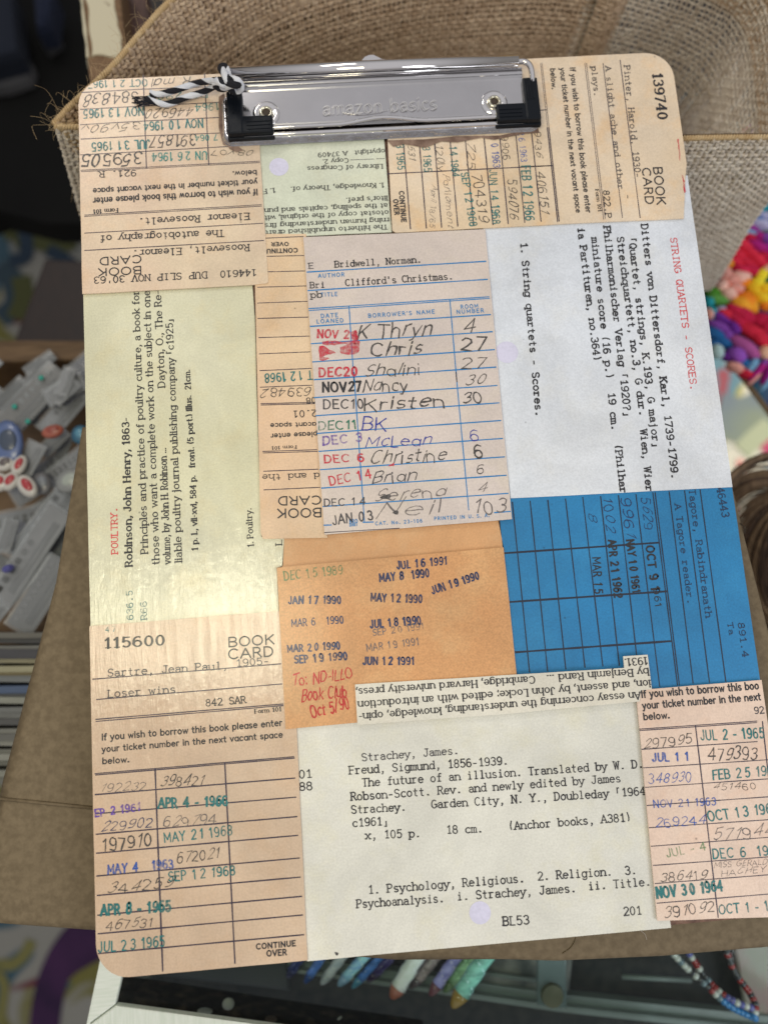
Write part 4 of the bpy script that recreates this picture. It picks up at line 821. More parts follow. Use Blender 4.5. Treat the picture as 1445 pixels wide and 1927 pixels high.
    ('B', 'serif', 'black', 0.5706, 1.354, 0.5694, 1.4908, 0.0205, '1. Poultry.'),
    ('B', 'type', 'teal3', 0.149, 1.1347, 0.1488, 1.2337, 0.021, '636.5'),
    ('B', 'type', 'teal3', 0.1963, 1.1321, 0.1957, 1.1933, 0.021, 'R66'),
]
CNAME = {'A': ('catalogue_card', 'grey-white catalogue card typed in black with a lilac dot below'), 'B': ('catalogue_card', 'yellow-green catalogue card printed sideways about poultry'),
         'D': ('catalogue_card', 'pale green catalogue card printed upside down'), 'H': ('catalogue_card', 'blue-white catalogue card headed STRING QUARTETS - SCORES in red'),
         'I': ('book_card', 'bright blue book card ruled in dark lines'), 'O': ('date_slip', 'bare orange slip under the stamped one'), 'F': ('book_card', 'narrow peach book card glued upside down'),
         'C': ('book_card', 'pink-cream book card glued upside down in the corner'), 'L': ('book_card', 'tan book card numbered 115600 with streaky varnish'),
         'E': ('book_card', 'amber-cream book card glued sideways, numbered 139740'), 'M': ('book_card', 'pink book card cut off by the board edge'),
         'G': ('loan_card', 'grey-pink loan card with blue rules and handwritten names'), 'J': ('date_slip', 'orange slip stamped with navy dates'), 'K': ('text_clipping', 'white strip of printed text glued upside down')}

# ------------------------------------------------------------------ the clipboard
def build_clipboard():
    root = thing('clipboard', 'collaged clipboard covered in old library cards, with a chrome clip', 'clipboard')
    bm = prism(rrect(0, 0, BW, BH, BR + 0.003), -0.032, 0.0, 0.006, 2)
    from_bm('board', bm, M_hard, root)
    cards = {}
    for key, lv, pts in CARDS:
        zt = 0.0036 * lv + 0.0036
        if key == 'A': o2 = [(x, y - 0.012) if y < 0.4 else (x, y) for x, y in OUT]; poly = pts
        else: poly = clip_poly(pts, OUT)
        # slightly hand-cut edges
        fine = []
        for i in range(len(poly)):
            a, b = poly[i], poly[(i + 1) % len(poly)]; L = math.hypot(b[0] - a[0], b[1] - a[1]); n = max(1, int(L / 0.09))
            for j in range(n):
                t = j / n; jx = 0.0011 * noise.noise((a[0] + (b[0] - a[0]) * t * 9, a[1] * 9 + t * 7, lv))
                fine.append((a[0] + (b[0] - a[0]) * t + jx, a[1] + (b[1] - a[1]) * t + jx))
        bm = prism(fine, 0.0 if lv == 1 else zt - 0.0036 * 1.6, zt)
        nm, lab = CNAME[key]; o = from_bm(nm, bm, PAPER[key], root); o['label'] = lab; cards[key] = (o, zt)
    groups = {}
    for key, co, w, seg in LINES: groups.setdefault((key, co), []).append((w, seg))
    for (key, co), L in groups.items():
        V, F = [], []; z = cards[key][1] + 0.0004
        for i, (w, (xa, ya, xb, yb)) in enumerate(L):
            n = 10; rng = random.Random(i); w *= 1.45 if co == 'cyan' else 1.3
            base = len(V); dx, dy = xb - xa, yb - ya; l = math.hypot(dx, dy); nx, ny = -dy / l * w / 2, dx / l * w / 2; zz = z + 0.00004 * (1 if abs(dx) > abs(dy) else 2)
            for k in range(n + 1):
                t = k / n; q = 1 + rng.uniform(-0.18, 0.18); x, y = xa + dx * t, ya + dy * t
                V += [(x + nx * q, y + ny * q, zz), (x - nx * q, y - ny * q, zz)]
                if k and inside((x, y)): b = base + 2 * k; F.append((b - 2, b - 1, b + 1, b))
        mesh('ruled_lines', V, F, INK[co], cards[key][0])
    for key, co, c, r in DOTS:
        z = cards[key][1] + 0.0007
        if r: V = [(c[0] + r * math.cos(i * math.pi / 20), c[1] + r * math.sin(i * math.pi / 20), z) for i in range(40)]; nm = 'punch_hole_patch'
        else:
            q = smooth_path([(p[0], p[1], z + 0.0003) for p in list(c) + [c[0]]], 7)[:-1]; nm = 'ink_blot'
            V = [(p.x + 0.0035 * noise.noise((p.x * 90, p.y * 90, 1)), p.y + 0.0035 * noise.noise((p.x * 90, p.y * 90, 7)), p.z) for p in q]
        mesh(nm, V, [tuple(range(len(V)))], INK[co], cards[key][0])
    for key, st, co, x0, y0, x1, y1, cap, txt in TEXT:
        letter_line(KNAME[st], st, co, x0, y0, x1, y1, cap, txt, cards[key][1] + 0.0009, cards[key][0])
    build_clip(root)
    return root

# ---- the chrome clip. frame: origin at left end of the clip, x along it, y towards the top of the board
CLO = Vector((0.5679, 2.9922, 0.06)); CRO = Vector((1.708, 2.9879, 0.06))
CX = (CRO - CLO); CX.z = 0; CLEN = CX.length; CX.normalize(); CY = Vector((-CX.y, CX.x, 0))
def cl(x, y, z): return CLO.xy.to_3d() + CX * x + CY * y + Vector((0, 0, z))
def extrude_profile(name, prof, x0, x1, m, parent, n=1, thick=0.0, smooth=True, warp=None):
    """sheet metal: profile in (y, z) swept along the clip"""
    bm = bmesh.new(); rows = []
    for i in range(n + 1):
        x = x0 + (x1 - x0) * i / n; rows.append([bm.verts.new(cl(x, y + (warp(x)[0] if warp else 0), z + (warp(x)[1] if warp else 0))) for y, z in prof])
    for a, b in zip(rows, rows[1:]):
        for j in range(len(prof) - 1): bm.faces.new((a[j], a[j + 1], b[j + 1], b[j]))
    o = from_bm(name, bm, m, parent, smooth)
    if thick:
        s = o.modifiers.new('sheet', 'SOLIDIFY'); s.thickness = thick; s.offset = 0
    return o
def arc(cy, cz, r, a0, a1, n=10):
    return [(cy + r * math.cos(math.radians(a0 + (a1 - a0) * i / n)), cz + r * math.sin(math.radians(a0 + (a1 - a0) * i / n))) for i in range(n + 1)]
def build_clip(root):
    L = CLEN
    # lower jaw: tray with a turned-up flange, rounded corners
    jaw_x0, jaw_x1, yb, yt = -0.030, L + 0.026, -0.122, 0.075
    pts = rrect(jaw_x0, yb, jaw_x1, yt, 0.035, 6)
    bm = bmesh.new()
    rings = []
    for inset, z in ((-0.004, 0.021), (0.0, 0.026), (0.006, 0.040), (0.013, 0.047), (0.021, 0.046), (0.028, 0.036), (0.034, 0.033)):
        ring = []
        for x, y in rrect(jaw_x0 + inset, yb + inset, jaw_x1 - inset, yt - inset, max(0.008, 0.035 - inset), 6): ring.append(bm.verts.new(cl(x, y, z)))
        rings.append(ring)
    for a, b in zip(rings, rings[1:]):
        for i in range(len(a)): bm.faces.new((a[i], a[(i + 1) % len(a)], b[(i + 1) % len(a)], b[i]))
    bm.faces.new(rings[-1])
    jaw = from_bm('clip_jaw', bm, M_scuff, root, True)
    # main pressing plate
    prof = [(-0.078, 0.044), (-0.073, 0.051), (-0.066, 0.054), (0.066, 0.057), (0.072, 0.060), (0.078, 0.066)] + arc(0.088, 0.062, 0.009, 160, 40, 5) + [(0.098, 0.054), (0.104, 0.056)] + arc(0.110, 0.066, 0.010, 220, 120, 5)
    x0, x1 = 0.040, L - 0.030
    plate = extrude_profile('clip_plate', prof, x0, x1, M_plate, root, 1, 0.004)
    for p_ in plate.data.polygons: p_.use_smooth = False
    # rolled top bar
    bar = extrude_profile('clip_barrel', arc(0.126, 0.078, 0.025, -200, 150, 22), 0.015, L - 0.045, M_chrome, root, 1, 0.004)
    # lower bead of the plate, lifted in the middle
    def lift(x):
        t = max(0, 1 - abs((x - L * 0.50) / 0.17)); t = t * t * (3 - 2 * t); return (0.012 * t, 0.012 * t)
    pts = []
    for i in range(41):
        x = x0 + (x1 - x0) * i / 40; w = lift(x); pts.append(cl(x, -0.082 + w[0], 0.056 + w[1]))
    V, F = tubes([pts], 0.0075, 10); mesh('clip_rod', V, F, M_chrome, root, True)
    pts2 = [cl(x0 + (x1 - x0) * i / 20, -0.103, 0.045) for i in range(21)]
    V, F = tubes([pts2], 0.009, 10); mesh('clip_rod', V, F, M_chrome, root, True)
    # wire bail ends running from the barrel to the corner caps
    for s, xx in ((-1, 0.032), (1, L - 0.010)):
        w = smooth_path([cl(xx - s * 0.05, 0.122, 0.078), cl(xx - s * 0.014, 0.122, 0.082), cl(xx + s * 0.008, 0.104, 0.082), cl(xx + s * 0.016, 0.070, 0.074), cl(xx + s * 0.014, 0.03, 0.06)], 6)
        V, F = tubes([w], 0.011, 10); mesh('wire_bail', V, F, M_chrome, root, True)
    # corner caps
    for s, cx0 in ((1, 0.006), (-1, L + 0.014)):
        bm = bmesh.new()
        Z = 0.060
        f = lambda x, y: cl(cx0 + s * x, y, 0)
        ang = math.atan2(CX.y, CX.x)
        def bx(x0_, x1_, y0_, y1_, z0, z1, bev):
            c = f((x0_ + x1_) / 2, (y0_ + y1_) / 2); boxbm(bm, (c.x, c.y, (z0 + z1) / 2), (abs(x1_ - x0_), abs(y1_ - y0_), z1 - z0), ang, bev)
        bx(-0.010, 0.048, -0.112, 0.062, 0.030, 0.076, 0.008)
        bx(-0.002, 0.157, -0.110, -0.040, 0.030, 0.074, 0.008)
        bx(-0.015, 0.161, -0.118, -0.086, 0.028, 0.050, 0.006)
        cap = from_bm('corner_cap', bm, M_black, root)
        bm = bmesh.new()
        for k in range(3): bx(0.009 + k * 0.011, 0.013 + k * 0.011, -0.030, 0.052, 0.0755, 0.0785, 0.001)
        for k in range(3): bx(0.060, 0.148, -0.097 + k * 0.015, -0.092 + k * 0.015, 0.0735, 0.0765, 0.001)
        from_bm('ridge', bm, M_black, cap)
    # rivets in dished holes
    for xx in (0.139, L - 0.145):
        def ring_(r0, z0, m, nm, par, prof_):
            bm = bmesh.new(); rows = []
            for r, z in prof_: rows.append([bm.verts.new(cl(xx + r * math.cos(a * math.pi / 20), -0.024 + r * math.sin(a * math.pi / 20), z)) for a in range(40)])
            for a, b in zip(rows, rows[1:]):
                for i in range(40): bm.faces.new((a[i], a[(i + 1) % 40], b[(i + 1) % 40], b[i]))
            return from_bm(nm, bm, m, par, True)
        dish = ring_(0, 0, M_chrome, 'rivet_dish', root, [(0.050, 0.0575), (0.044, 0.0625), (0.036, 0.0630), (0.029, 0.0590), (0.026, 0.0590)])
        riv = ring_(0, 0, M_brass, 'rivet', root, [(0.027, 0.0590), (0.025, 0.0660), (0.020, 0.0695), (0.0155, 0.068), (0.0145, 0.061)])
        V = [cl(xx + 0.0146 * math.cos(a * math.pi / 12), -0.024 + 0.0146 * math.sin(a * math.pi / 12), 0.0612) for a in range(24)]
        mesh('hole', V, [tuple(range(24))], M_dark, riv)
    # embossed lettering: raised double outlines
    ea, eb = Vector((0.9175, 2.9479, 0.061)), Vector((1.3446, 2.9479, 0.061))
    for off in (-0.0030, 0.0030):
        letter_line('embossed_lettering', 'emb', None, ea.x + off, ea.y + off * 0.6, eb.x + off, eb.y + off * 0.6, 0.054, 'amazon basics', 0.0605 + off * 0.05, plate, M_emb)
    V, F = tubes([smooth_path([cl(L * 0.5 - 0.150, -0.036, 0.0595), cl(L * 0.5 - 0.09, -0.048, 0.0595), cl(L * 0.5 - 0.02, -0.044, 0.0595), cl(L * 0.5 + 0.03, -0.032, 0.0595)], 6)], 0.0011, 5)
    mesh('embossed_swoosh', V, F, M_chrome, plate, True)
    # hanging tab behind the barrel
    c = [(L * 0.478 + x, 0.160 + y) for x, y in [(-0.055, -0.01), (-0.055, 0.008), (-0.036, 0.012), (-0.024, 0.026), (-0.008, 0.033), (0.010, 0.033), (0.028, 0.022), (0.040, 0.014), (0.056, 0.012), (0.058, -0.01)]]
    V = [cl(x, y, 0.056) for x, y in c] + [cl(x, y, 0.064) for x, y in c]; n = len(c)
    mesh('hanging_tab', V, [tuple(range(n))[::-1], tuple(range(n, 2 * n))] + [(i, (i + 1) % n, n + (i + 1) % n, n + i) for i in range(n)], M_chrome, root)
    # torn paper and glue scars round the jaw
    for pl in ([(1.1507, 2.8578, 0.021), (1.2958, 2.8539, 0.021), (1.4179, 2.8601, 0.021), (1.5799, 2.853, 0.021), (1.7295, 2.8777, 0.021), (1.7313, 2.8554, 0.021), (1.6719, 2.8544, 0.021), (1.5579, 2.8367, 0.021), (1.5082, 2.8483, 0.021), (1.4155, 2.8338, 0.021), (1.3554, 2.8417, 0.021), (1.2928, 2.819, 0.021), (1.2138, 2.8389, 0.021), (1.1728, 2.8303, 0.021)], [(0.5289, 3.0737, 0.021), (0.5495, 3.0859, 0.021), (0.564, 2.9659, 0.021), (0.5568, 2.8963, 0.021), (0.5751, 2.8648, 0.021), (0.5359, 2.8757, 0.021), (0.5232, 2.9463, 0.021)], [(0.5462, 2.8838, 0.021), (0.5949, 2.8636, 0.021), (0.61, 2.8475, 0.021), (0.584, 2.8425, 0.021), (0.5589, 2.857, 0.021)]):
        mesh('glue_scar', [Vector(p) for p in pl], [tuple(range(len(pl)))], M_glue, root)

build_clipboard()

# ------------------------------------------------------------------ baker's twine knotted on the wire bail
def build_twine():
    root = thing('twine_tie', 'black and white twisted cotton twine knotted on the left end of the clip', 'string')
    def cord(path, name, rad=0.0115, twist=11.0, strands=4, fray=0):
        pts = smooth_path(path, 10); acc = 0; paths = [[] for _ in range(strands * 2)]; prev = pts[0]; a = Vector((0, 0, 1))
        for i, p in enumerate(pts):
            t = (pts[min(i + 1, len(pts) - 1)] - pts[max(i - 1, 0)]).normalized(); a = (a - t * a.dot(t)).normalized(); b = t.cross(a)
            acc += (p - prev).length; prev = p
            f = 1.0 + (max(0, (i / len(pts)) - 0.8) * 4 if fray else 0)
            for k in range(strands * 2):
                an = acc * twist * 2 + 2 * math.pi * k / (strands * 2); paths[k].append(p + (a * math.cos(an) + b * math.sin(an)) * rad * f)
        for col_, ks in ((M_white_yarn, range(0, strands)), (M_black_yarn, range(strands, strands * 2))):
            V, F = tubes([paths[k] for k in ks], rad * 0.62, 6)
            mesh('white_strand' if col_ is M_white_yarn else 'black_strand', V, F, col_, name, True)
    for nm, path, fr in ((a_, ([Vector((0.5842, 3.0444, 0.13)) + (Vector(q_) - Vector((0.5842, 3.0444, 0.13))) * 0.80 for q_ in b_] if a_ == 'knot' else b_), c_) for a_, b_, c_ in (
        ('tail', [(0.5939, 3.0387, 0.12), (0.5374, 3.0692, 0.09), (0.4808, 3.0766, 0.05), (0.4088, 3.0639, 0.04), (0.3314, 3.0442, 0.034), (0.2609, 3.0701, 0.034)], 0),
        ('tail', [(0.5842, 3.0495, 0.14), (0.5164, 3.0799, 0.1), (0.4504, 3.1036, 0.06), (0.3724, 3.087, 0.05), (0.309, 3.0872, 0.034), (0.2755, 3.0935, 0.034)], 0),
        ('knot', [(0.5482, 3.0532, 0.11), (0.5896, 3.0457, 0.15), (0.6286, 3.0273, 0.16), (0.6371, 3.0201, 0.13), (0.6151, 3.0226, 0.1), (0.5911, 3.0217, 0.12), (0.5829, 3.0298, 0.16), (0.5681, 3.0788, 0.15), (0.5514, 3.1272, 0.12), (0.5644, 3.1491, 0.1), (0.5764, 3.1165, 0.11), (0.5817, 3.0695, 0.12), (0.5619, 3.026, 0.15), (0.5361, 3.0479, 0.14), (0.5209, 3.0504, 0.11), (0.5498, 3.0435, 0.1), (0.5935, 3.0123, 0.16), (0.6214, 3.0031, 0.17), (0.6333, 3.0297, 0.14)], 0))):
        e_ = bpy.data.objects.new(nm, None); link(e_, root); cord(path, e_, 0.0072 if nm == 'tail' else 0.0088, 27 if nm == 'tail' else 27, 4, fr)
    # frayed black ends
    rng = random.Random(3); P1 = []
    for k in range(16):
        s = Vector((0.2787, 3.0595, 0.035)) + Vector((rng.uniform(-0.01, 0.02), rng.uniform(-0.016, 0.016), 0)); P1.append(smooth_path([s, s + Vector((-0.03, rng.uniform(-0.008, 0.008), 0.0)), s + Vector((-0.05 - rng.uniform(0, 0.02), rng.uniform(-0.014, 0.020), -0.005))], 3))
    V, F = tubes(P1, 0.0022, 4); mesh('frayed_end', V, F, M_black_yarn, root, True)
build_twine()

# ------------------------------------------------------------------ kraft box under the board
def build_kraft():
    root = thing('kraft_box', 'brown kraft cardboard box lying flat under the clipboard', 'box')
    pl = [(-0.058, 1.8638, -0.1), (-0.1623, 1.2935, -0.1), (-0.3408, 0.6217, -0.1), (-0.4582, 0.1684, -0.1), (-0.0271, 0.1011, -0.1), (0.4901, -0.0007, -0.1), (0.9602, -0.0652, -0.1), (1.5066, -0.1281, -0.1), (1.8708, -0.1448, -0.1), (2.2963, -0.148, -0.1), (2.4675, -0.0151, -0.1), (2.4309, 0.468, -0.1), (2.3926, 0.9269, -0.1), (2.3561, 1.2683, -0.1), (2.3352, 1.484, -0.1), (2.3057, 1.9098, -0.1)]
    bm = prism([(p[0], p[1]) for p in pl], -0.55, -0.10, 0.045, 4); o = from_bm('body', bm, M_kraft, root, True)
    a, b = Vector((-0.3511, 0.5649, -0.0985)), Vector((-0.0213, 0.5062, -0.0985))
    V, F = tubes([[a, (a + b) / 2 + Vector((0, 0, 0.001)), b]], 0.006, 6); mesh('fold_crease', V, F, M_kraft, root, True)
    V, F = tubes([smooth_path([(1.5768, -0.0204, -0.0985), (1.5751, -0.0508, -0.0985), (1.5556, -0.0779, -0.0985), (1.5244, -0.0954, -0.0985)], 5)], 0.0022, 4); mesh('crease', V, F, M_kraft, root, True)
    V, F = tubes([smooth_path([(1.8, -0.0465, -0.0985), (1.8117, -0.056, -0.0985), (1.8167, -0.0751, -0.0985)], 5)], 0.0016, 4); mesh('scratch', V, F, M_wscr, root, True)
    pts = [(p[0], p[1], -0.0972) for p in [(2.3466, 1.3222, -0.0972), (2.3571, 1.3115, -0.0972), (2.359, 1.2836, -0.0972)]]
    V, F = tubes([pts], 0.0025, 4); mesh('tear', V, F, M_dark, root)
build_kraft()

# ------------------------------------------------------------------ burlap basket
def weave_surface(name, grid, nu, nv, ru, rv, amp, m_u, m_v, parent, jit=0.12, seed=1, tight=1.0):
    """grid(u, v) -> (point, normal); builds over-and-under threads as tubes. nu threads run along v, nv threads along u"""
    rng = random.Random(seed); pu, pv = [], []; radu, radv = [], []
    def off(u, v, s):
        p, n = grid(min(max(u, 0), 1), min(max(v, 0), 1)); return p + n * s
    for i in range(nu):
        jj = rng.uniform(-jit, jit); pts = []
        for j in range(nv * 2 + 1):
            v = (j * 0.5) / nv; s = amp * math.cos(math.pi * (j * 0.5 - 0.5 + i)) if j % 2 else 0
            pts.append(off((i + 0.5 + jj + 0.36 * noise.noise((i * 0.5, j * 0.13, seed))) / nu, v, s))
        pu.append(pts); radu.append(ru * rng.uniform(0.75, 1.25))
    for j in range(nv):
        jj = rng.uniform(-jit, jit); pts = []
        for i in range(nu * 2 + 1):
            u = (i * 0.5) / nu; s = -amp * math.cos(math.pi * (i * 0.5 - 0.5 + j)) if i % 2 else 0
            pts.append(off(u, (j + 0.5 + jj + 0.36 * noise.noise((i * 0.13, j * 0.5, seed + 9))) / nv, s))
        pv.append(pts); radv.append(rv * rng.uniform(0.75, 1.25))
    V, F = tubes(pu, radu, 5, False); o = mesh(name, V, F, m_u, parent, True); o['kind'] = 'stuff'
    V, F = tubes(pv, radv, 5, False); o2 = mesh('cross_' + name, V, F, m_v, parent, True); o2['kind'] = 'stuff'
    return o
def poly_eval(pts, u):
    Ls = [0]
    for a, b in zip(pts, pts[1:]): Ls.append(Ls[-1] + (b - a).length)
    t = u * Ls[-1]
    for i in range(len(pts) - 1):
        if t <= Ls[i + 1] or i == len(pts) - 2:
            k = (t - Ls[i]) / max(1e-9, Ls[i + 1] - Ls[i]); d = (pts[i + 1] - pts[i]).normalized(); return pts[i].lerp(pts[i + 1], k), d
def build_basket():
    root = thing('burlap_basket', 'woven burlap basket with a folded cuff behind the top of the clipboard', 'basket')
    ZR = -0.06
    back = smooth_path([(-0.115, 3.0484, -0.06), (-0.0509, 3.1259, -0.06), (0.0954, 3.2821, -0.06), (0.2173, 3.4334, -0.06), (0.3644, 3.5863, -0.06), (0.6707, 3.8048, -0.06), (1.0455, 3.947, -0.06), (1.6224, 4.033, -0.06), (2.2859, 3.9899, -0.06), (2.8344, 3.737, -0.06), (2.8983, 3.2923, -0.06), (2.8487, 2.8478, -0.06)], 6)
    cen = Vector((1.3, 3.3, ZR))
    def wall(path, v0, v1, inset0, inset1, u0=0.0, u1=1.0):
        def g(u, v):
            p, d = poly_eval(path, u0 + (u1 - u0) * u); n = Vector((d.y, -d.x, 0)).normalized()
            dep = v0 + (v1 - v0) * v; ins = inset0 + (inset1 - inset0) * v
            bulge = 0.02 * noise.noise((p.x * 2.2, p.y * 2.2, dep * 3))
            return p + n * (ins + bulge) + Vector((0, 0, -dep)), n
        return g
    # back path runs left -> right round the far side, so n points to the inside of the basket
    inner = weave_surface('cuff_weave', wall(back, 0.0, 0.36, 0.0, 0.03), 165, 14, 0.0112, 0.0092, 0.0095, M_burlap, M_burlap, root, seed=2)
    weave_surface('wall_weave', wall(back, 0.33, 1.5, 0.035, 0.10, 0.0, 0.64), 118, 42, 0.0078, 0.0078, 0.006, M_burlap, M_burlap, root, seed=5)
    weave_surface('net_weave', wall(back, 0.20, 1.5, 0.030, 0.10, 0.63, 1.0), 66, 46, 0.0058, 0.0058, 0.005, M_burlap_lit, M_burlap_lit, root, seed=6)  # light coming through the net is put into the paler thread colour
    # cuff edges
    for dep, ins, r, mm in ((0.0, 0.0, 0.011, M_burlap_g), (0.36, 0.035, 0.009, M_burlap)):
        pth = []; pth2 = []
        for i in range(1500):
            p, n = wall(back, dep, dep, ins, ins)(i / 1499, 0); a = i * 0.85 + 0.9 * noise.noise((i * 0.07, 1, 2))
            pth.append(p + n * math.cos(a) * r * 0.7 + Vector((0, 0, math.sin(a) * r * 0.7))); pth2.append(p + n * math.cos(a + math.pi) * r * 0.7 + Vector((0, 0, math.sin(a + math.pi) * r * 0.7)))
        V, F = tubes([pth, pth2], 0.0058, 5, False); mesh('stitched_edge', V, F, mm, root, True)
    # lining behind the weave (left two thirds; the right side is open net)
    V, F = [], []
    g = wall(back, 0.0, 1.5, -0.014, 0.085)
    nU, nV = 90, 8
    for i in range(nU + 1):
        for j in range(nV + 1):
            p, n = g(i / nU, j / nV); V.append(p)
    for i in range(nU):
        for j in range(nV):
            if i / nU > 0.66 and j > 1: continue
            a = i * (nV + 1) + j; F.append((a, a + nV + 1, a + nV + 2, a + 1))
    mesh('lining', V, F, M_lining, root, True)
    # upright pleat folds on the far wall
    for (x, y, dx) in ((568, 0, 0.05), (1170, 0, 0.045)):
        top = Vector((0.8669, 4.0112, -0.4)) if x == 568 else Vector((2.3321, 3.9383, -0.4))
        w = 0.075
        def gp(u, v, top=top, w=w):
            p = top + Vector((w * (u - 0.5) * 2, -0.02 - 0.03 * math.sin(u * math.pi), -1.0 * v)); return p + Vector((0.0, -0.02 * v, 0)), Vector((math.cos(u * 3.1), -1, 0)).normalized()
        weave_surface('pleat_weave', gp, 6, 38, 0.0085, 0.0085, 0.006, M_burlap, M_burlap, root, seed=int(x))
    # front face, threads coloured paler for the light falling on it
    def gf(u, v):
        a = Vector((-0.115, 3.0439, -0.06)); b = Vector((2.333, 2.8452, -0.06)); c = Vector((2.8498, 2.8547, -0.06))
        pts = [a, b, c]; p, d = poly_eval(pts, u)
        dep = 1.5 * v; cx = 1.45
        q = Vector((cx + (p.x - cx) * (1 + 0.19 * v), p.y + 0.0 * v + 0.02 * noise.noise((p.x * 2, v * 3, 4)), ZR - dep))
        return q, Vector((0.05, -1, 0.05)).normalized()
    weave_surface('front_weave', gf, 128, 62, 0.0098, 0.0092, 0.0085, M_burlap_lit, M_burlap_lit, root, seed=8)
    V, F = [], []
    for i in range(31):
        for j in range(9): p, n = gf(i / 30, j / 8); V.append(p - n * 0.018)
    for i in range(30):
        for j in range(8): a = i * 9 + j; F.append((a, a + 9, a + 10, a + 1))
    mesh('lining', V, F, M_lining, root, True)
    pth = []; pth2 = []
    for i in range(1000):
        p, n = gf(i / 999, 0); a = i * 0.85 + 0.9 * noise.noise((i * 0.07, 5, 2)); r = 0.007
        pth.append(p + n * math.cos(a) * r + Vector((0, 0, math.sin(a) * r))); pth2.append(p - n * math.cos(a) * r - Vector((0, 0, math.sin(a) * r)))
    V, F = tubes([pth, pth2], 0.0058, 5, False); mesh('stitched_edge', V, F, M_burlap_g, root, True)
    # left cheek of the front rim
    def gl(u, v):
        a = Vector((-0.1031, 3.0406, -0.05)); b = Vector((0.1502, 3.0866, -0.1)); p = a.lerp(b, u); return p + Vector((0.10 * v, 0.02 * v - 0.0, -0.55 * v)), Vector((-0.5, -0.8, 0.2)).normalized()
    weave_surface('corner_weave', gl, 13, 22, 0.0115, 0.0105, 0.008, M_burlap_g, M_burlap_g, root, seed=11)
    # loose fibres
    rng = random.Random(12); paths = []
    for k in range(380):
        u = rng.random()
        if k % 3 == 0: p, n = gf(rng.choice([rng.uniform(0, 0.04), rng.uniform(0.76, 1.0)]), rng.random() * (0.0 if k % 2 else 0.6)); n = -n * -1
        else: p, n = wall(back, 0.0, 0.0, 0.0, 0.0)(u * (0.30 if k % 2 else 1.0), 0); n = -n
        ln = rng.uniform(0.02, 0.075) * (2.4 if k % 17 == 0 else 1); d = (n * rng.uniform(0.2, 1) + Vector((rng.uniform(-1, 1), rng.uniform(-1, 1), rng.uniform(-0.3, 0.8)))).normalized(); c = Vector((rng.uniform(-1, 1), rng.uniform(-1, 1), rng.uniform(-1, 1))) * ln * 1.0
        c2 = Vector((rng.uniform(-1, 1), rng.uniform(-1, 1), rng.uniform(-1, 1))) * ln; paths.append(smooth_path([p, p + d * ln * 0.4 + c * 0.25, p + d * ln * 0.8 + c * 0.6, p + d * ln * 0.9 + c + c2 * 0.5], 4))
    V, F = tubes(paths, 0.00045, 3, False); o = mesh('loose_fibres', V, F, M_fibre, root); o['kind'] = 'stuff'
    # basket floor
    pts = [(p.x * 0.9 + 0.13, p.y * 0.92 + 0.25) for p in back[::4]]
    from_bm('basket_floor', prism(pts[::-1], -1.62, -1.58), M_lining, root)
build_basket()

# ------------------------------------------------------------------ glass display case below the board
M_wpaint = mat('white_painted_wood', (0.74, 0.80, 0.70), 0.5, col2=(0.84, 0.88, 0.80), nscale=9, bump=0.25, bscale=30, stretch=(1, 14, 1), coat=0.1)
M_wpaint2 = mat('white_painted_wood_grain', (0.72, 0.78, 0.68), 0.5, col2=(0.82, 0.86, 0.78), nscale=9, bump=0.25, bscale=30, stretch=(14, 1, 1), coat=0.1)
M_darkfelt = mat('dark_case_lining', (0.012, 0.014, 0.015), 0.8, col2=(0.03, 0.03, 0.028), nscale=20)
M_grit = mat('dark_grit', (0.010, 0.008, 0.006), 0.9, col2=(0.10, 0.07, 0.045), nscale=14, bump=1.0, bscale=30, ramp=(0.5, 0.75))
M_alu = mat('grey_green_ledge', (0.16, 0.19, 0.18), 0.35, col2=(0.20, 0.24, 0.23), nscale=6)
m = bpy.data.materials.new('case_glass'); t_, N_, L_ = nodes(m); N_.clear()
o_ = N_.new('ShaderNodeOutputMaterial'); tr = N_.new('ShaderNodeBsdfTransparent'); gl_ = N_.new('ShaderNodeBsdfGlossy'); gl_.inputs['Roughness'].default_value = 0.04; mxs = N_.new('ShaderNodeMixShader'); fr_ = N_.new('ShaderNodeFresnel'); fr_.inputs[0].default_value = 1.16
tr.inputs[0].default_value = (0.90, 0.95, 0.94, 1); L_.new(fr_.outputs[0], mxs.inputs[0]); L_.new(tr.outputs[0], mxs.inputs[1]); L_.new(gl_.outputs[0], mxs.inputs[2]); L_.new(mxs.outputs[0], o_.inputs[0])
M_glass = m
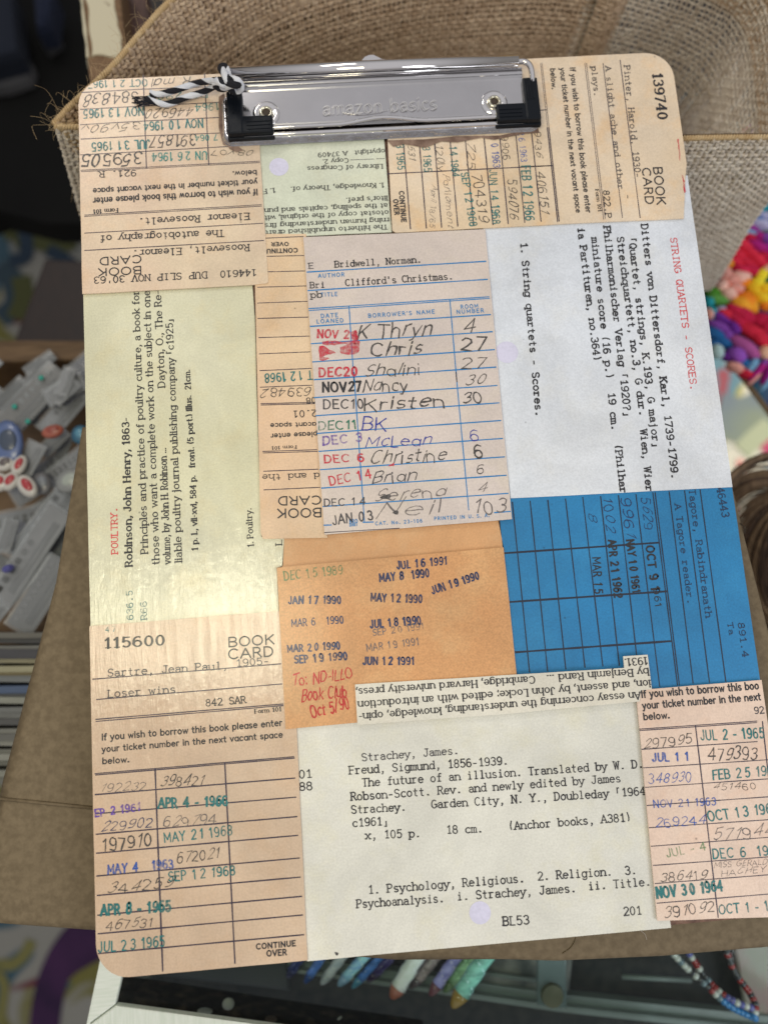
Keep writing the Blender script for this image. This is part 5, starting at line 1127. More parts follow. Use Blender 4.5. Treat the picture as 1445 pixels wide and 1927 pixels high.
def build_case():
    root = thing('display_case', 'glass-topped display case in a white painted wooden frame below the clipboard', 'case')
    Z = -0.62
    corner_in = (-0.1467, -0.3413, -0.62)
    left = [(-0.2615, -0.4062, -0.62), (-0.1736, -0.0822, -0.62), (-0.0305, 0.4346, -0.62), (0.1157, 0.4226, -0.62), (-0.0817, -0.0902, -0.62), (-0.1467, -0.3413, -0.62), (-0.2491, -0.4015, -0.62)]
    from_bm('frame_rail', prism([(p[0], p[1]) for p in [(-0.2881, -0.5089, -0.62), (-0.2008, -0.1726, -0.62), (-0.0292, 0.4763, -0.62), (0.0741, 0.4679, -0.62), (-0.1192, -0.2406, -0.62), (-0.1467, -0.3413, -0.62), (-0.245, -0.4, -0.62)]], Z - 0.03, Z, 0.008, 2), M_wpaint, root)
    from_bm('frame_rail', prism([(p[0], p[1]) for p in [(-0.243, -0.404, -0.62), (-0.1447, -0.3453, -0.62), (0.3661, -0.4546, -0.62), (1.2629, -0.649, -0.62), (2.5079, -0.9256, -0.62), (2.4696, -1.168, -0.62), (-0.2921, -0.7247, -0.62), (-0.2701, -0.4246, -0.62)]], Z - 0.032, Z - 0.002, 0.008, 2), M_wpaint2, root)
    gp = [(-0.1223, 0.4338, -0.66), (-0.1958, -0.3822, -0.66), (0.3575, -0.5097, -0.66), (2.7326, -1.0264, -0.66), (2.9365, 0.1824, -0.66)]
    from_bm('glass_pane', prism([(p[0], p[1]) for p in gp], -0.665, -0.655), M_glass, root)
    fl = [(-0.315, 0.8163, -1.45), (-0.3795, -1.0724, -1.45), (3.536, -1.6695, -1.45), (3.9339, 0.4823, -1.45)]
    from_bm('case_floor', prism([(p[0], p[1]) for p in fl], -1.5, -1.45), M_darkfelt, root)
    led = [(0.4539, -0.4748, -1.3), (0.8567, -0.5721, -1.3), (1.7664, -0.7713, -1.3), (2.4538, -0.8988, -1.3), (3.0412, -1.0106, -1.3), (3.0308, -1.0736, -1.3), (2.4198, -0.955, -1.3), (1.7343, -0.8277, -1.3), (0.8518, -0.6382, -1.3), (0.4503, -0.5364, -1.3)]
    from_bm('ledge', prism([(p[0], p[1]) for p in led], -1.36, -1.30, 0.01, 2), M_alu, root)
    led = [(0.4551, -0.5205, -1.26), (1.7272, -0.7996, -1.26), (3.0113, -1.0431, -1.26), (3.006, -1.0753, -1.26), (1.7244, -0.8251, -1.26), (0.454, -0.5393, -1.26)]
    from_bm('ledge', prism([(p[0], p[1]) for p in led], -1.32, -1.26, 0.01, 2), M_alu, root)
    gr = [(-0.2544, -0.4178, -0.95), (-0.2001, -0.4355, -0.95), (0.3445, -0.5629, -0.95), (1.0723, -0.7281, -0.95), (1.0637, -0.8289, -0.95), (0.3385, -0.679, -0.95), (-0.2711, -0.5398, -0.95)]
    V, F = [], []
    bm = prism([(p[0], p[1]) for p in gr], -1.1, -0.95, 0.02, 2); g_ = from_bm('grit_bed', bm, M_grit, root, True); g_['kind'] = 'stuff'
    from_bm('inner_tray', prism([(p[0], p[1]) for p in [(-0.3026, -0.3788, -1.2), (-0.1635, -0.4095, -1.2), (-0.1801, -0.546, -1.2), (-0.3015, -0.5216, -1.2)]], -1.24, -1.2, 0.02, 2), mat('grey_green_tray', (0.10, 0.13, 0.12), 0.4, col2=(0.2, 0.22, 0.2), nscale=7), root)
    from_bm('side_panel', prism([(p[0], p[1]) for p in [(0.0999, -0.4296, -1.3), (0.4533, -0.4843, -1.3), (0.4569, -0.6412, -1.3), (-0.1562, -0.521, -1.3), (-0.1532, -0.4313, -1.3)]], -1.34, -1.3, 0.01, 1), mat('slate_panel', (0.035, 0.04, 0.047), 0.5, col2=(0.05, 0.055, 0.06), nscale=4), root)
    from_bm('side_panel', prism([(p[0], p[1]) for p in [(1.2762, -0.5157, -1.32), (1.8471, -0.5654, -1.32), (1.7956, -0.7898, -1.32), (1.2857, -0.6969, -1.32)]], -1.34, -1.32, 0.01, 1), mat('mottled_grey_panel', (0.07, 0.08, 0.08), 0.5, col2=(0.26, 0.26, 0.24), nscale=9), root)
    from_bm('side_panel', prism([(p[0], p[1]) for p in [(2.6348, -0.585, -1.32), (2.9574, -0.6129, -1.32), (2.8952, -1.0069, -1.32), (2.647, -0.937, -1.32)]], -1.34, -1.32, 0.01, 1), mat('cream_mottled_panel', (0.22, 0.22, 0.16), 0.5, col2=(0.3, 0.12, 0.14), nscale=4, ramp=(0.5, 0.75)), root)
    # rear battens seen through the glass
    for a, b in (((1.379, -0.637, -1.3), (1.6449, -0.6962, -1.3)), ((2.0593, -0.716, -1.3), (2.394, -0.7622, -1.3))):
        V, F = tubes([[a, b]], 0.012, 6); mesh('batten', V, F, M_alu, root, True)
build_case()
M_peb = mat('pale_pebble', (0.42, 0.42, 0.36), 0.6, col2=(0.55, 0.54, 0.48), nscale=12)
def blob(name, c, s, m, parent=None, rz=0, seg=14):
    bm = bmesh.new(); bmesh.ops.create_uvsphere(bm, u_segments=seg, v_segments=max(6, seg // 2), radius=1.0)
    M = Matrix.Translation(c) @ Matrix.Rotation(rz, 4, 'Z') @ Matrix.Diagonal((*s, 1)); bmesh.ops.transform(bm, matrix=M, verts=bm.verts); return from_bm(name, bm, m, parent, True)
tag(blob('pebble', (0.2375, -0.5058, -0.92), (0.026, 0.024, 0.024), M_peb), 'round white pebble on the dark grit in the case', 'pebble', 'pebbles in the case')
tag(blob('pebble', (0.1343, -0.5308, -0.93), (0.034, 0.014, 0.012), M_peb, rz=-0.1), 'flat white pebble left of the round one in the case', 'pebble', 'pebbles in the case')
tag(blob('pebble', (0.4145, -0.5875, -0.93), (0.026, 0.014, 0.012), mat('brown_pebble', (0.12, 0.085, 0.06), 0.6), rz=-0.1), 'brown flat pebble right of the white ones in the case', 'pebble', 'pebbles in the case')
tag(blob('pebble', (0.7089, -0.6096, -0.93), (0.012, 0.005, 0.006), M_peb, rz=0.5), 'tiny white chip far to the right in the dark grit', 'pebble', 'pebbles in the case')

# glass pens lying fanned in the case: (tip px, far end) already in case coordinates
PENS = [((0.4596, -0.5427, -1.2), (0.622, -0.3308, -1.2), (0.02, 0.03, 0.12), (0.015, 0.02, 0.09), 0.030, 'navy glass pen, leftmost of the fan in the case'),
        ((0.5447, -0.5498, -1.15), (0.7236, -0.3331, -1.15), (0.05, 0.12, 0.38), (0.03, 0.08, 0.3), 0.026, 'royal blue glass pen second from the left of the fan'),
        ((0.6159, -0.5819, -1.2), (0.8476, -0.3385, -1.2), (0.45, 0.52, 0.60), (0.5, 0.55, 0.6), 0.030, 'frosty white glass pen among the blue ones'),
        ((0.7004, -0.5535, -1.1), (0.9454, -0.3341, -1.1), (0.20, 0.38, 0.66), (0.3, 0.48, 0.7), 0.030, 'sky blue glass pen among the fan in the case'),
        ((0.7602, -0.5893, -1.15), (1.0199, -0.3587, -1.15), (0.03, 0.10, 0.30), (0.10, 0.32, 0.5), 0.024, 'deep blue glass pen with a teal tip'),
        ((0.8293, -0.5892, -1.2), (1.0982, -0.3601, -1.2), (0.03, 0.02, 0.10), (0.04, 0.02, 0.07), 0.032, 'dark purple glass pen beside the blue ones'),
        ((0.9372, -0.6062, -1.05), (1.1641, -0.3121, -1.05), (0.62, 0.66, 0.60), (0.48, 0.17, 0.12), 0.046, 'milky glass pen with a brick red tip'),
        ((1.0241, -0.6126, -1.15), (1.2946, -0.3592, -1.15), (0.20, 0.16, 0.16), (0.13, 0.10, 0.11), 0.034, 'smoky grey glass pen right of the milky one'),
        ((1.1121, -0.6303, -1.1), (1.3635, -0.3472, -1.1), (0.20, 0.19, 0.50), (0.22, 0.08, 0.10), 0.034, 'violet glass pen with a maroon tip'),
        ((1.1819, -0.6448, -1.15), (1.4315, -0.371, -1.15), (0.14, 0.26, 0.13), (0.12, 0.2, 0.08), 0.032, 'olive green glass pen near the amber one'),
        ((1.2017, -0.6446, -1), (1.5122, -0.2791, -1), (0.16, 0.38, 0.32), (0.42, 0.26, 0.06), 0.048, 'thick teal glass pen with an amber tip, rightmost of the fan')]
for i, (a, b, c1, c2, r, lab) in enumerate(PENS):
    root = thing('glass_pen', lab, 'pen', group='glass pens fanned out in the display case')
    a = Vector(a); b = Vector(b); d = b - a; L = d.length; r *= 0.84
    c1 = tuple(min(1, x * 1.35) for x in c1); g1 = mat('pen_glass', c1, 0.12, col2=tuple(min(1, x * 1.8 + 0.03) for x in c1), nscale=5, coat=0.8, stretch=(3, 9, 1)); g2 = mat('pen_tip_glass', c2, 0.12, coat=0.8)
    pts = [a + d * (0.16 + 0.84 * k / 12) for k in range(13)]
    V, F = tubes([pts], [[r * (0.92 + 0.08 * math.cos(k * 2.2)) for k in range(13)]], 12); mesh('barrel', V, F, g1, root, True)
    V, F = tubes([[a, a + d * 0.03, a + d * 0.10, a + d * 0.158]], [[r * 0.15, r * 0.5, r * 0.82, r * 0.95]], 12); mesh('tip', V, F, g2, root, True)
    n = d.cross(Vector((0, 0, 1))).normalized()
    V, F = tubes([[a + d * (0.18 + 0.8 * k / 30) + n * math.sin(k * 0.9) * r * 0.8 + Vector((0, 0, abs(math.cos(k * 0.9)) * r * 0.75)) for k in range(31)]], r * 0.20, 5); mesh('twist', V, F, mat('pen_twist', tuple(min(1, x * 2.4 + 0.08) for x in c1), 0.15, coat=0.5), root, True)

# round disc in a clear sleeve
root = thing('packaged_disc', 'olive round disc in a clear sleeve right of the glass pens', 'packet')
from_bm('sleeve', prism([(p[0], p[1]) for p in [(1.6246, -0.5077, -1.1), (1.7532, -0.5327, -1.1), (1.7322, -0.7416, -1.1), (1.6024, -0.7165, -1.1)]], -1.14, -1.1, 0.006, 2), mat('clear_sleeve', (0.20, 0.26, 0.27), 0.15, alpha=0.55, coat=0.5), root)
bm = bmesh.new(); c = (1.6687, -0.6709, -1.08); bmesh.ops.create_cone(bm, segments=28, radius1=0.052, radius2=0.048, depth=0.02, cap_ends=True); bmesh.ops.translate(bm, vec=c, verts=bm.verts); from_bm('disc', bm, mat('olive_disc', (0.10, 0.10, 0.06), 0.5, col2=(0.16, 0.15, 0.1)), root)
# beaded bracelets
BC = {'w': (0.62, 0.62, 0.58), 'r': (0.30, 0.01, 0.01), 'k': (0.02, 0.02, 0.025), 'b': (0.03, 0.22, 0.55), 'g': (0.16, 0.22, 0.26), 'l': (0.12, 0.12, 0.4)}
BM_ = {k: mat('bead_' + {'w': 'white', 'r': 'red', 'k': 'black', 'b': 'blue', 'g': 'grey', 'l': 'violet'}[k], v, 0.12, coat=1.0) for k, v in BC.items()}
bead_me = {}
for k, m_ in BM_.items():
    bm = bmesh.new(); bmesh.ops.create_uvsphere(bm, u_segments=10, v_segments=7, radius=0.0165); me = bpy.data.meshes.new('bead'); bm.to_mesh(me); bm.free(); me.materials.append(m_); me.polygons.foreach_set('use_smooth', [True] * len(me.polygons)); bead_me[k] = me
for lab, path, seq in (('string of white, red and black beads with blue ones at its end', [(2.2433, -0.5388, -1.1), (2.3035, -0.6129, -1.1), ((2.3833, -0.6935, -1.08)), (2.4663, -0.7753, -1.06), (2.5714, -0.8314, -1.05)], 'gwwgwwkwkgkrwgbbbbbbbb'),
                       ('string of dark red beads crossing to the right of the mixed one', [(2.5013, -0.5613, -1.1), (2.5279, -0.6555, -1.1), (2.5716, -0.7328, -1.08), (2.5814, -0.7811, -1.05), (2.5634, -0.8172, -1.04)], 'krkkrkkkrkrrkrkrwb'),
                       ('short string of violet, red and white beads between two others', [(2.3334, -0.566, -1.12), (2.3945, -0.6704, -1.12), (2.4381, -0.7253, -1.09), (2.4936, -0.7576, -1.05), (2.5541, -0.7808, -1.04)], 'lwrrwkkgrrwrllwlwl')):
    root = thing('beaded_bracelet', lab, 'bracelet', group='beaded bracelets in the display case')
    pts = smooth_path(path, 12); n = len(seq)
    for i, ch in enumerate(seq):
        p, d = poly_eval(pts, i / (n - 1)); o = bpy.data.objects.new('bead', bead_me[ch]); link(o, root); o.location = p

# ------------------------------------------------------------------ left side: packets of stickers and charms on a crate, booklets
M_crate = mat('brown_crate_wood', (0.10, 0.055, 0.02), 0.6, col2=(0.17, 0.10, 0.045), nscale=5, stretch=(1, 8, 1), bump=0.2)
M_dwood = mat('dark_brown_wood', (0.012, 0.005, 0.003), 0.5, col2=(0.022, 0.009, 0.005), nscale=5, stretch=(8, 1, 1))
root = thing('wooden_crate', 'open brown wooden crate holding packets left of the clipboard', 'crate')
ct = [(-1.0607, 2.6921, -1.3), (-0.3604, 2.6758, -1.3), (-0.3643, 2.4979, -1.3), (-1.0604, 2.5445, -1.3)]
for nm, pl, z0, z1 in (('rim_board', [(-1.2276, 2.6972, -1.3), (-0.1635, 2.645, -1.3), (-0.1661, 2.5558, -1.3), (-1.2268, 2.6026, -1.3)], -1.9, -1.30), ('crate_floor', [(-1.718, 2.9388, -1.75), (-0.0657, 2.8304, -1.75), (-0.133, 0.9834, -1.75), (-1.6884, 1.1036, -1.75)], -1.8, -1.75), ('rim_board', [(-1.2151, 1.1878, -1.3), (-0.3682, 1.1363, -1.3), (-0.3693, 1.091, -1.3), (-1.2146, 1.1348, -1.3)], -1.9, -1.32)):
    from_bm(nm, prism([(p[0], p[1]) for p in pl], z0, z1, 0.015, 2), M_crate, root)
M_film = mat('clear_plastic_film', (0.55, 0.58, 0.60), 0.16, alpha=0.20, coat=0.6, bump=0.4, bscale=5)
PK = [ # centre, length, width, angle in degrees, insert colour, print colour, label
 ((-0.6734, 2.33, -1.18), 0.42, 0.155, 47, (0.10, 0.085, 0.07), (0.30, 0.32, 0.32), 'clear packet with a brown insert and four teal dots at the corners'),
 ((-0.4589, 2.4726, -1.25), 0.34, 0.15, 42, (0.13, 0.13, 0.17), (0.25, 0.25, 0.30), 'grey packet half hidden behind the clipboard edge, topmost of the pile'),
 ((-0.528, 2.2667, -1.22), 0.30, 0.13, 50, (0.30, 0.31, 0.34), (0.12, 0.12, 0.14), 'pale blank packet right of the brown one'),
 ((-0.685, 1.919, -1.25), 0.30, 0.16, 30, (0.15, 0.15, 0.16), (0.07, 0.07, 0.08), 'grey packet under the red and white charms'),
 ((-0.4699, 1.959, -1.18), 0.30, 0.15, 35, (0.20, 0.20, 0.21), (0.1, 0.1, 0.1), 'smoky packet beside the clipboard below the blue bead'),
 ((-0.5769, 1.6991, -1.12), 0.52, 0.13, 52, (0.21, 0.23, 0.26), (0.05, 0.05, 0.06), 'long pale packet with dark lettering slanting up to the clipboard'),
 ((-0.7987, 1.6589, -1.2), 0.44, 0.22, 8, (0.19, 0.20, 0.22), (0.09, 0.09, 0.08), 'wide grey packet at the left edge of the pile'),
 ((-0.6582, 1.5185, -1.1), 0.55, 0.14, 54, (0.20, 0.20, 0.21), (0.06, 0.06, 0.06), 'packet lettered along its edge below the long pale one'),
 ((-0.5303, 1.6147, -1.22), 0.34, 0.15, 48, (0.22, 0.24, 0.26), (0.1, 0.1, 0.1), 'short pale packet close to the edge of the kraft box'),
 ((-0.7598, 1.359, -1.12), 0.50, 0.13, 48, (0.22, 0.22, 0.23), (0.07, 0.07, 0.07), 'light packet with dark print in the lower left of the pile'),
 ((-0.6012, 1.3196, -1.08), 0.40, 0.15, 55, (0.075, 0.075, 0.08), (0.19, 0.19, 0.2), 'dark packet with a pale border, lowest of the pile'),
 ((-0.58, 1.482, -1.2), 0.34, 0.13, 50, (0.10, 0.13, 0.16), (0.22, 0.22, 0.23), 'blue-grey packet between two lettered ones'),
 ((-0.8123, 2.2657, -1.3), 0.40, 0.16, 40, (0.12, 0.13, 0.13), (0.2, 0.2, 0.2), 'dull grey packet behind the blue charm')]
rng = random.Random(44)
for k in range(26):
    t = rng.random(); q = Vector((-0.9965, 2.1157, -1.34)).lerp(Vector((-0.4567, 2.0779, -1.34)), rng.random()); r = Vector((-0.7437, 2.537, -1.34)).lerp(Vector((-0.7563, 1.2063, -1.34)), t)
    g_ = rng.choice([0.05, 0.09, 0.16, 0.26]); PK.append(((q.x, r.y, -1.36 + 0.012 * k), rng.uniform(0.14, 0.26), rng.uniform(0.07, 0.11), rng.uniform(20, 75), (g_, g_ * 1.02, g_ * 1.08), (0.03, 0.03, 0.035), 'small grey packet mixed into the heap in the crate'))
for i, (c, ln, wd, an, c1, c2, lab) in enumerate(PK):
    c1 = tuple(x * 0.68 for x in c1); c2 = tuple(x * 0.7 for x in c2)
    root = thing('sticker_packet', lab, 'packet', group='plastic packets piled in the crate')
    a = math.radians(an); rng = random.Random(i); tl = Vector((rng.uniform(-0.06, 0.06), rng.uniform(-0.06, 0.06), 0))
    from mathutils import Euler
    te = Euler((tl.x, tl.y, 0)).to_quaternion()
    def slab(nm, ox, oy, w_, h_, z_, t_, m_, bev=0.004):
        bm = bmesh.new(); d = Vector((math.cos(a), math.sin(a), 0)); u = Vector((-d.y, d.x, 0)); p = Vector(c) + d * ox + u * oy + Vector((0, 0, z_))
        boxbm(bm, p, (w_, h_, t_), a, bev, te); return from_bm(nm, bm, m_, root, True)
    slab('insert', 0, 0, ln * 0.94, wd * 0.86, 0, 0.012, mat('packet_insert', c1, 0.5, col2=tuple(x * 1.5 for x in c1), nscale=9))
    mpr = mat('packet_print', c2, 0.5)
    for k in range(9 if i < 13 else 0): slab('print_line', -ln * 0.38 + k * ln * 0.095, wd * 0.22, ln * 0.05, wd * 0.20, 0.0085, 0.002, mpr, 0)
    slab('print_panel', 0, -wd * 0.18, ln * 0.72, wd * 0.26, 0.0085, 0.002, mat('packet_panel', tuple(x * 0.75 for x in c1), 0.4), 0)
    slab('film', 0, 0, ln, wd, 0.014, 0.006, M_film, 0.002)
    if i == 0:
        mt = mat('teal_dot', (0.02, 0.35, 0.28), 0.4)
        for q in ((-0.6171, 2.4325, -1.15), (-0.5511, 2.3547, -1.15), (-0.7518, 2.2899, -1.15), (-0.686, 2.2074, -1.15)): blob('corner_dot', q, (0.014, 0.014, 0.006), mt, root)
def ring_charm(p, rx, ry, rz, lab, cat='charm', c1=(0.60, 0.58, 0.54), c2=(0.42, 0.03, 0.04)):
    root = thing('charm', lab, cat, group='charms lying on the packets')
    blob('body', p, (rx, ry, 0.02), mat('charm_white', c1, 0.35, coat=0.4), root, rz); q = (p[0] + 0.003, p[1] + 0.004, p[2] + 0.012)
    blob('centre', q, (rx * 0.62, ry * 0.55, 0.012), mat('charm_centre', c2, 0.35, coat=0.4), root, rz)
ring_charm((-0.6869, 1.9577, -1.05), 0.056, 0.036, 1.1, 'white oval charm with a red middle, uppermost of the red ones')
ring_charm((-0.7264, 1.879, -1.04), 0.052, 0.040, 0.9, 'white charm with a red middle, between two others')
ring_charm((-0.6452, 1.8496, -1.04), 0.066, 0.042, 2.2, 'white oval charm with a slanting red bar, rightmost of the red ones')
ring_charm((-0.7824, 1.8777, -1.04), 0.05, 0.05, 0.4, 'white charm cut by the left edge of the picture')
ring_charm((-0.7559, 1.9732, -1.05), 0.05, 0.04, 0.4, 'white ring charm with a grey middle under the blue charm', c2=(0.12, 0.10, 0.10))
ring_charm((-0.74, 2.0789, -1.05), 0.075, 0.115, 0.1, 'large slate blue charm at the left edge of the pile', c1=(0.10, 0.15, 0.32), c2=(0.05, 0.07, 0.11))
ring_charm((-0.5348, 2.1262, -1.08), 0.056, 0.034, 0.2, 'orange-red patch charm above the pile of packets', c1=(0.40, 0.11, 0.07), c2=(0.30, 0.06, 0.04))
ring_charm((-0.389, 2.0921, -1.05), 0.045, 0.050, 0, 'teal blue ball charm against the clipboard edge', c1=(0.03, 0.12, 0.20), c2=(0.10, 0.28, 0.40))
ring_charm((-0.4446, 1.8636, -1.05), 0.072, 0.060, 0.5, 'pale translucent round charm near the clipboard', c1=(0.26, 0.27, 0.27), c2=(0.38, 0.42, 0.38))
ring_charm((-0.5979, 1.8706, -1.1), 0.045, 0.060, 0.3, 'grey translucent charm right of the red and white ones', c1=(0.17, 0.17, 0.18), c2=(0.22, 0.24, 0.27))
ring_charm((-0.7432, 1.4561, -1.05), 0.03, 0.02, 0.3, 'small violet-blue mark charm on a pale packet', c1=(0.10, 0.10, 0.32), c2=(0.08, 0.08, 0.3))

# booklets filed on edge
BK = [(1196, 0.028, (0.12, 0.115, 0.10)), (1208, 0.03, (0.045, 0.045, 0.045)), (1219, 0.030, (0.16, 0.16, 0.15)), (1232, 0.045, (0.05, 0.05, 0.058)), (1247, 0.026, (0.25, 0.23, 0.15)), (1258, 0.03, (0.30, 0.28, 0.18)), (1269, 0.02, (0.16, 0.13, 0.06)),
      (1280, 0.045, (0.17, 0.18, 0.18)), (1297, 0.036, (0.06, 0.09, 0.16)), (1311, 0.03, (0.08, 0.085, 0.09)), (1323, 0.03, (0.23, 0.235, 0.20)), (1335, 0.024, (0.15, 0.155, 0.15)), (1349, 0.040, (0.16, 0.165, 0.16)), (1364, 0.030, (0.07, 0.07, 0.07)),
      (1377, 0.030, (0.20, 0.20, 0.18)), (1390, 0.032, (0.12, 0.12, 0.11)), (1403, 0.028, (0.22, 0.22, 0.19)), (1415, 0.028, (0.15, 0.15, 0.13)), (1427, 0.03, (0.23, 0.23, 0.20)), (1440, 0.03, (0.12, 0.12, 0.10)), (1453, 0.03, (0.20, 0.20, 0.17)), (1466, 0.03, (0.14, 0.14, 0.12))]
b0, b1 = Vector((-0.908, 1.1662, -1)), Vector((-0.9064, 0.4966, -1)); e0, e1 = Vector((-0.2711, 1.1174, -1)), Vector((-0.2869, 0.446, -1))
for i, (y, w, c) in enumerate(BK):
    t = (y - 1190) / 280; p = b0.lerp(b1, t); q = e0.lerp(e1, t); p.y += 0.012 * math.sin(i * 2.1); d = (q - p).normalized(); n = Vector((-d.y, d.x, 0))
    z = -1.0 - 0.03 * (i * 7 % 5) / 5
    bm = bmesh.new(); boxbm(bm, ((p.x + q.x) / 2, (p.y + q.y) / 2, z - 0.4), ((q - p).length, w, 0.8), math.atan2(d.y, d.x), 0.004)
    col = 'dark' if sum(c) < 0.25 else ('cream' if c[0] > c[2] * 1.3 else ('blue' if c[2] > c[0] * 1.5 else 'grey'))
    wh = ['at the back of the row', 'behind the cream ones', 'in the middle of the row', 'towards the front of the row'][min(3, i // 6)]
    o = from_bm('booklet', bm, mat('booklet_' + col, c, 0.6, col2=tuple(x * 1.25 for x in c), nscale=20, stretch=(0.3, 9, 1)), None, False)
    tag(o, '%s booklet filed on edge %s, number %s from the crate' % (col, wh, ['one', 'two', 'three', 'four', 'five', 'six', 'seven', 'eight', 'nine', 'ten', 'eleven', 'twelve', 'thirteen', 'fourteen', 'fifteen', 'sixteen', 'seventeen', 'eighteen', 'nineteen', 'twenty', 'twenty-one', 'twenty-two'][i]), 'booklet', 'booklets filed on edge')

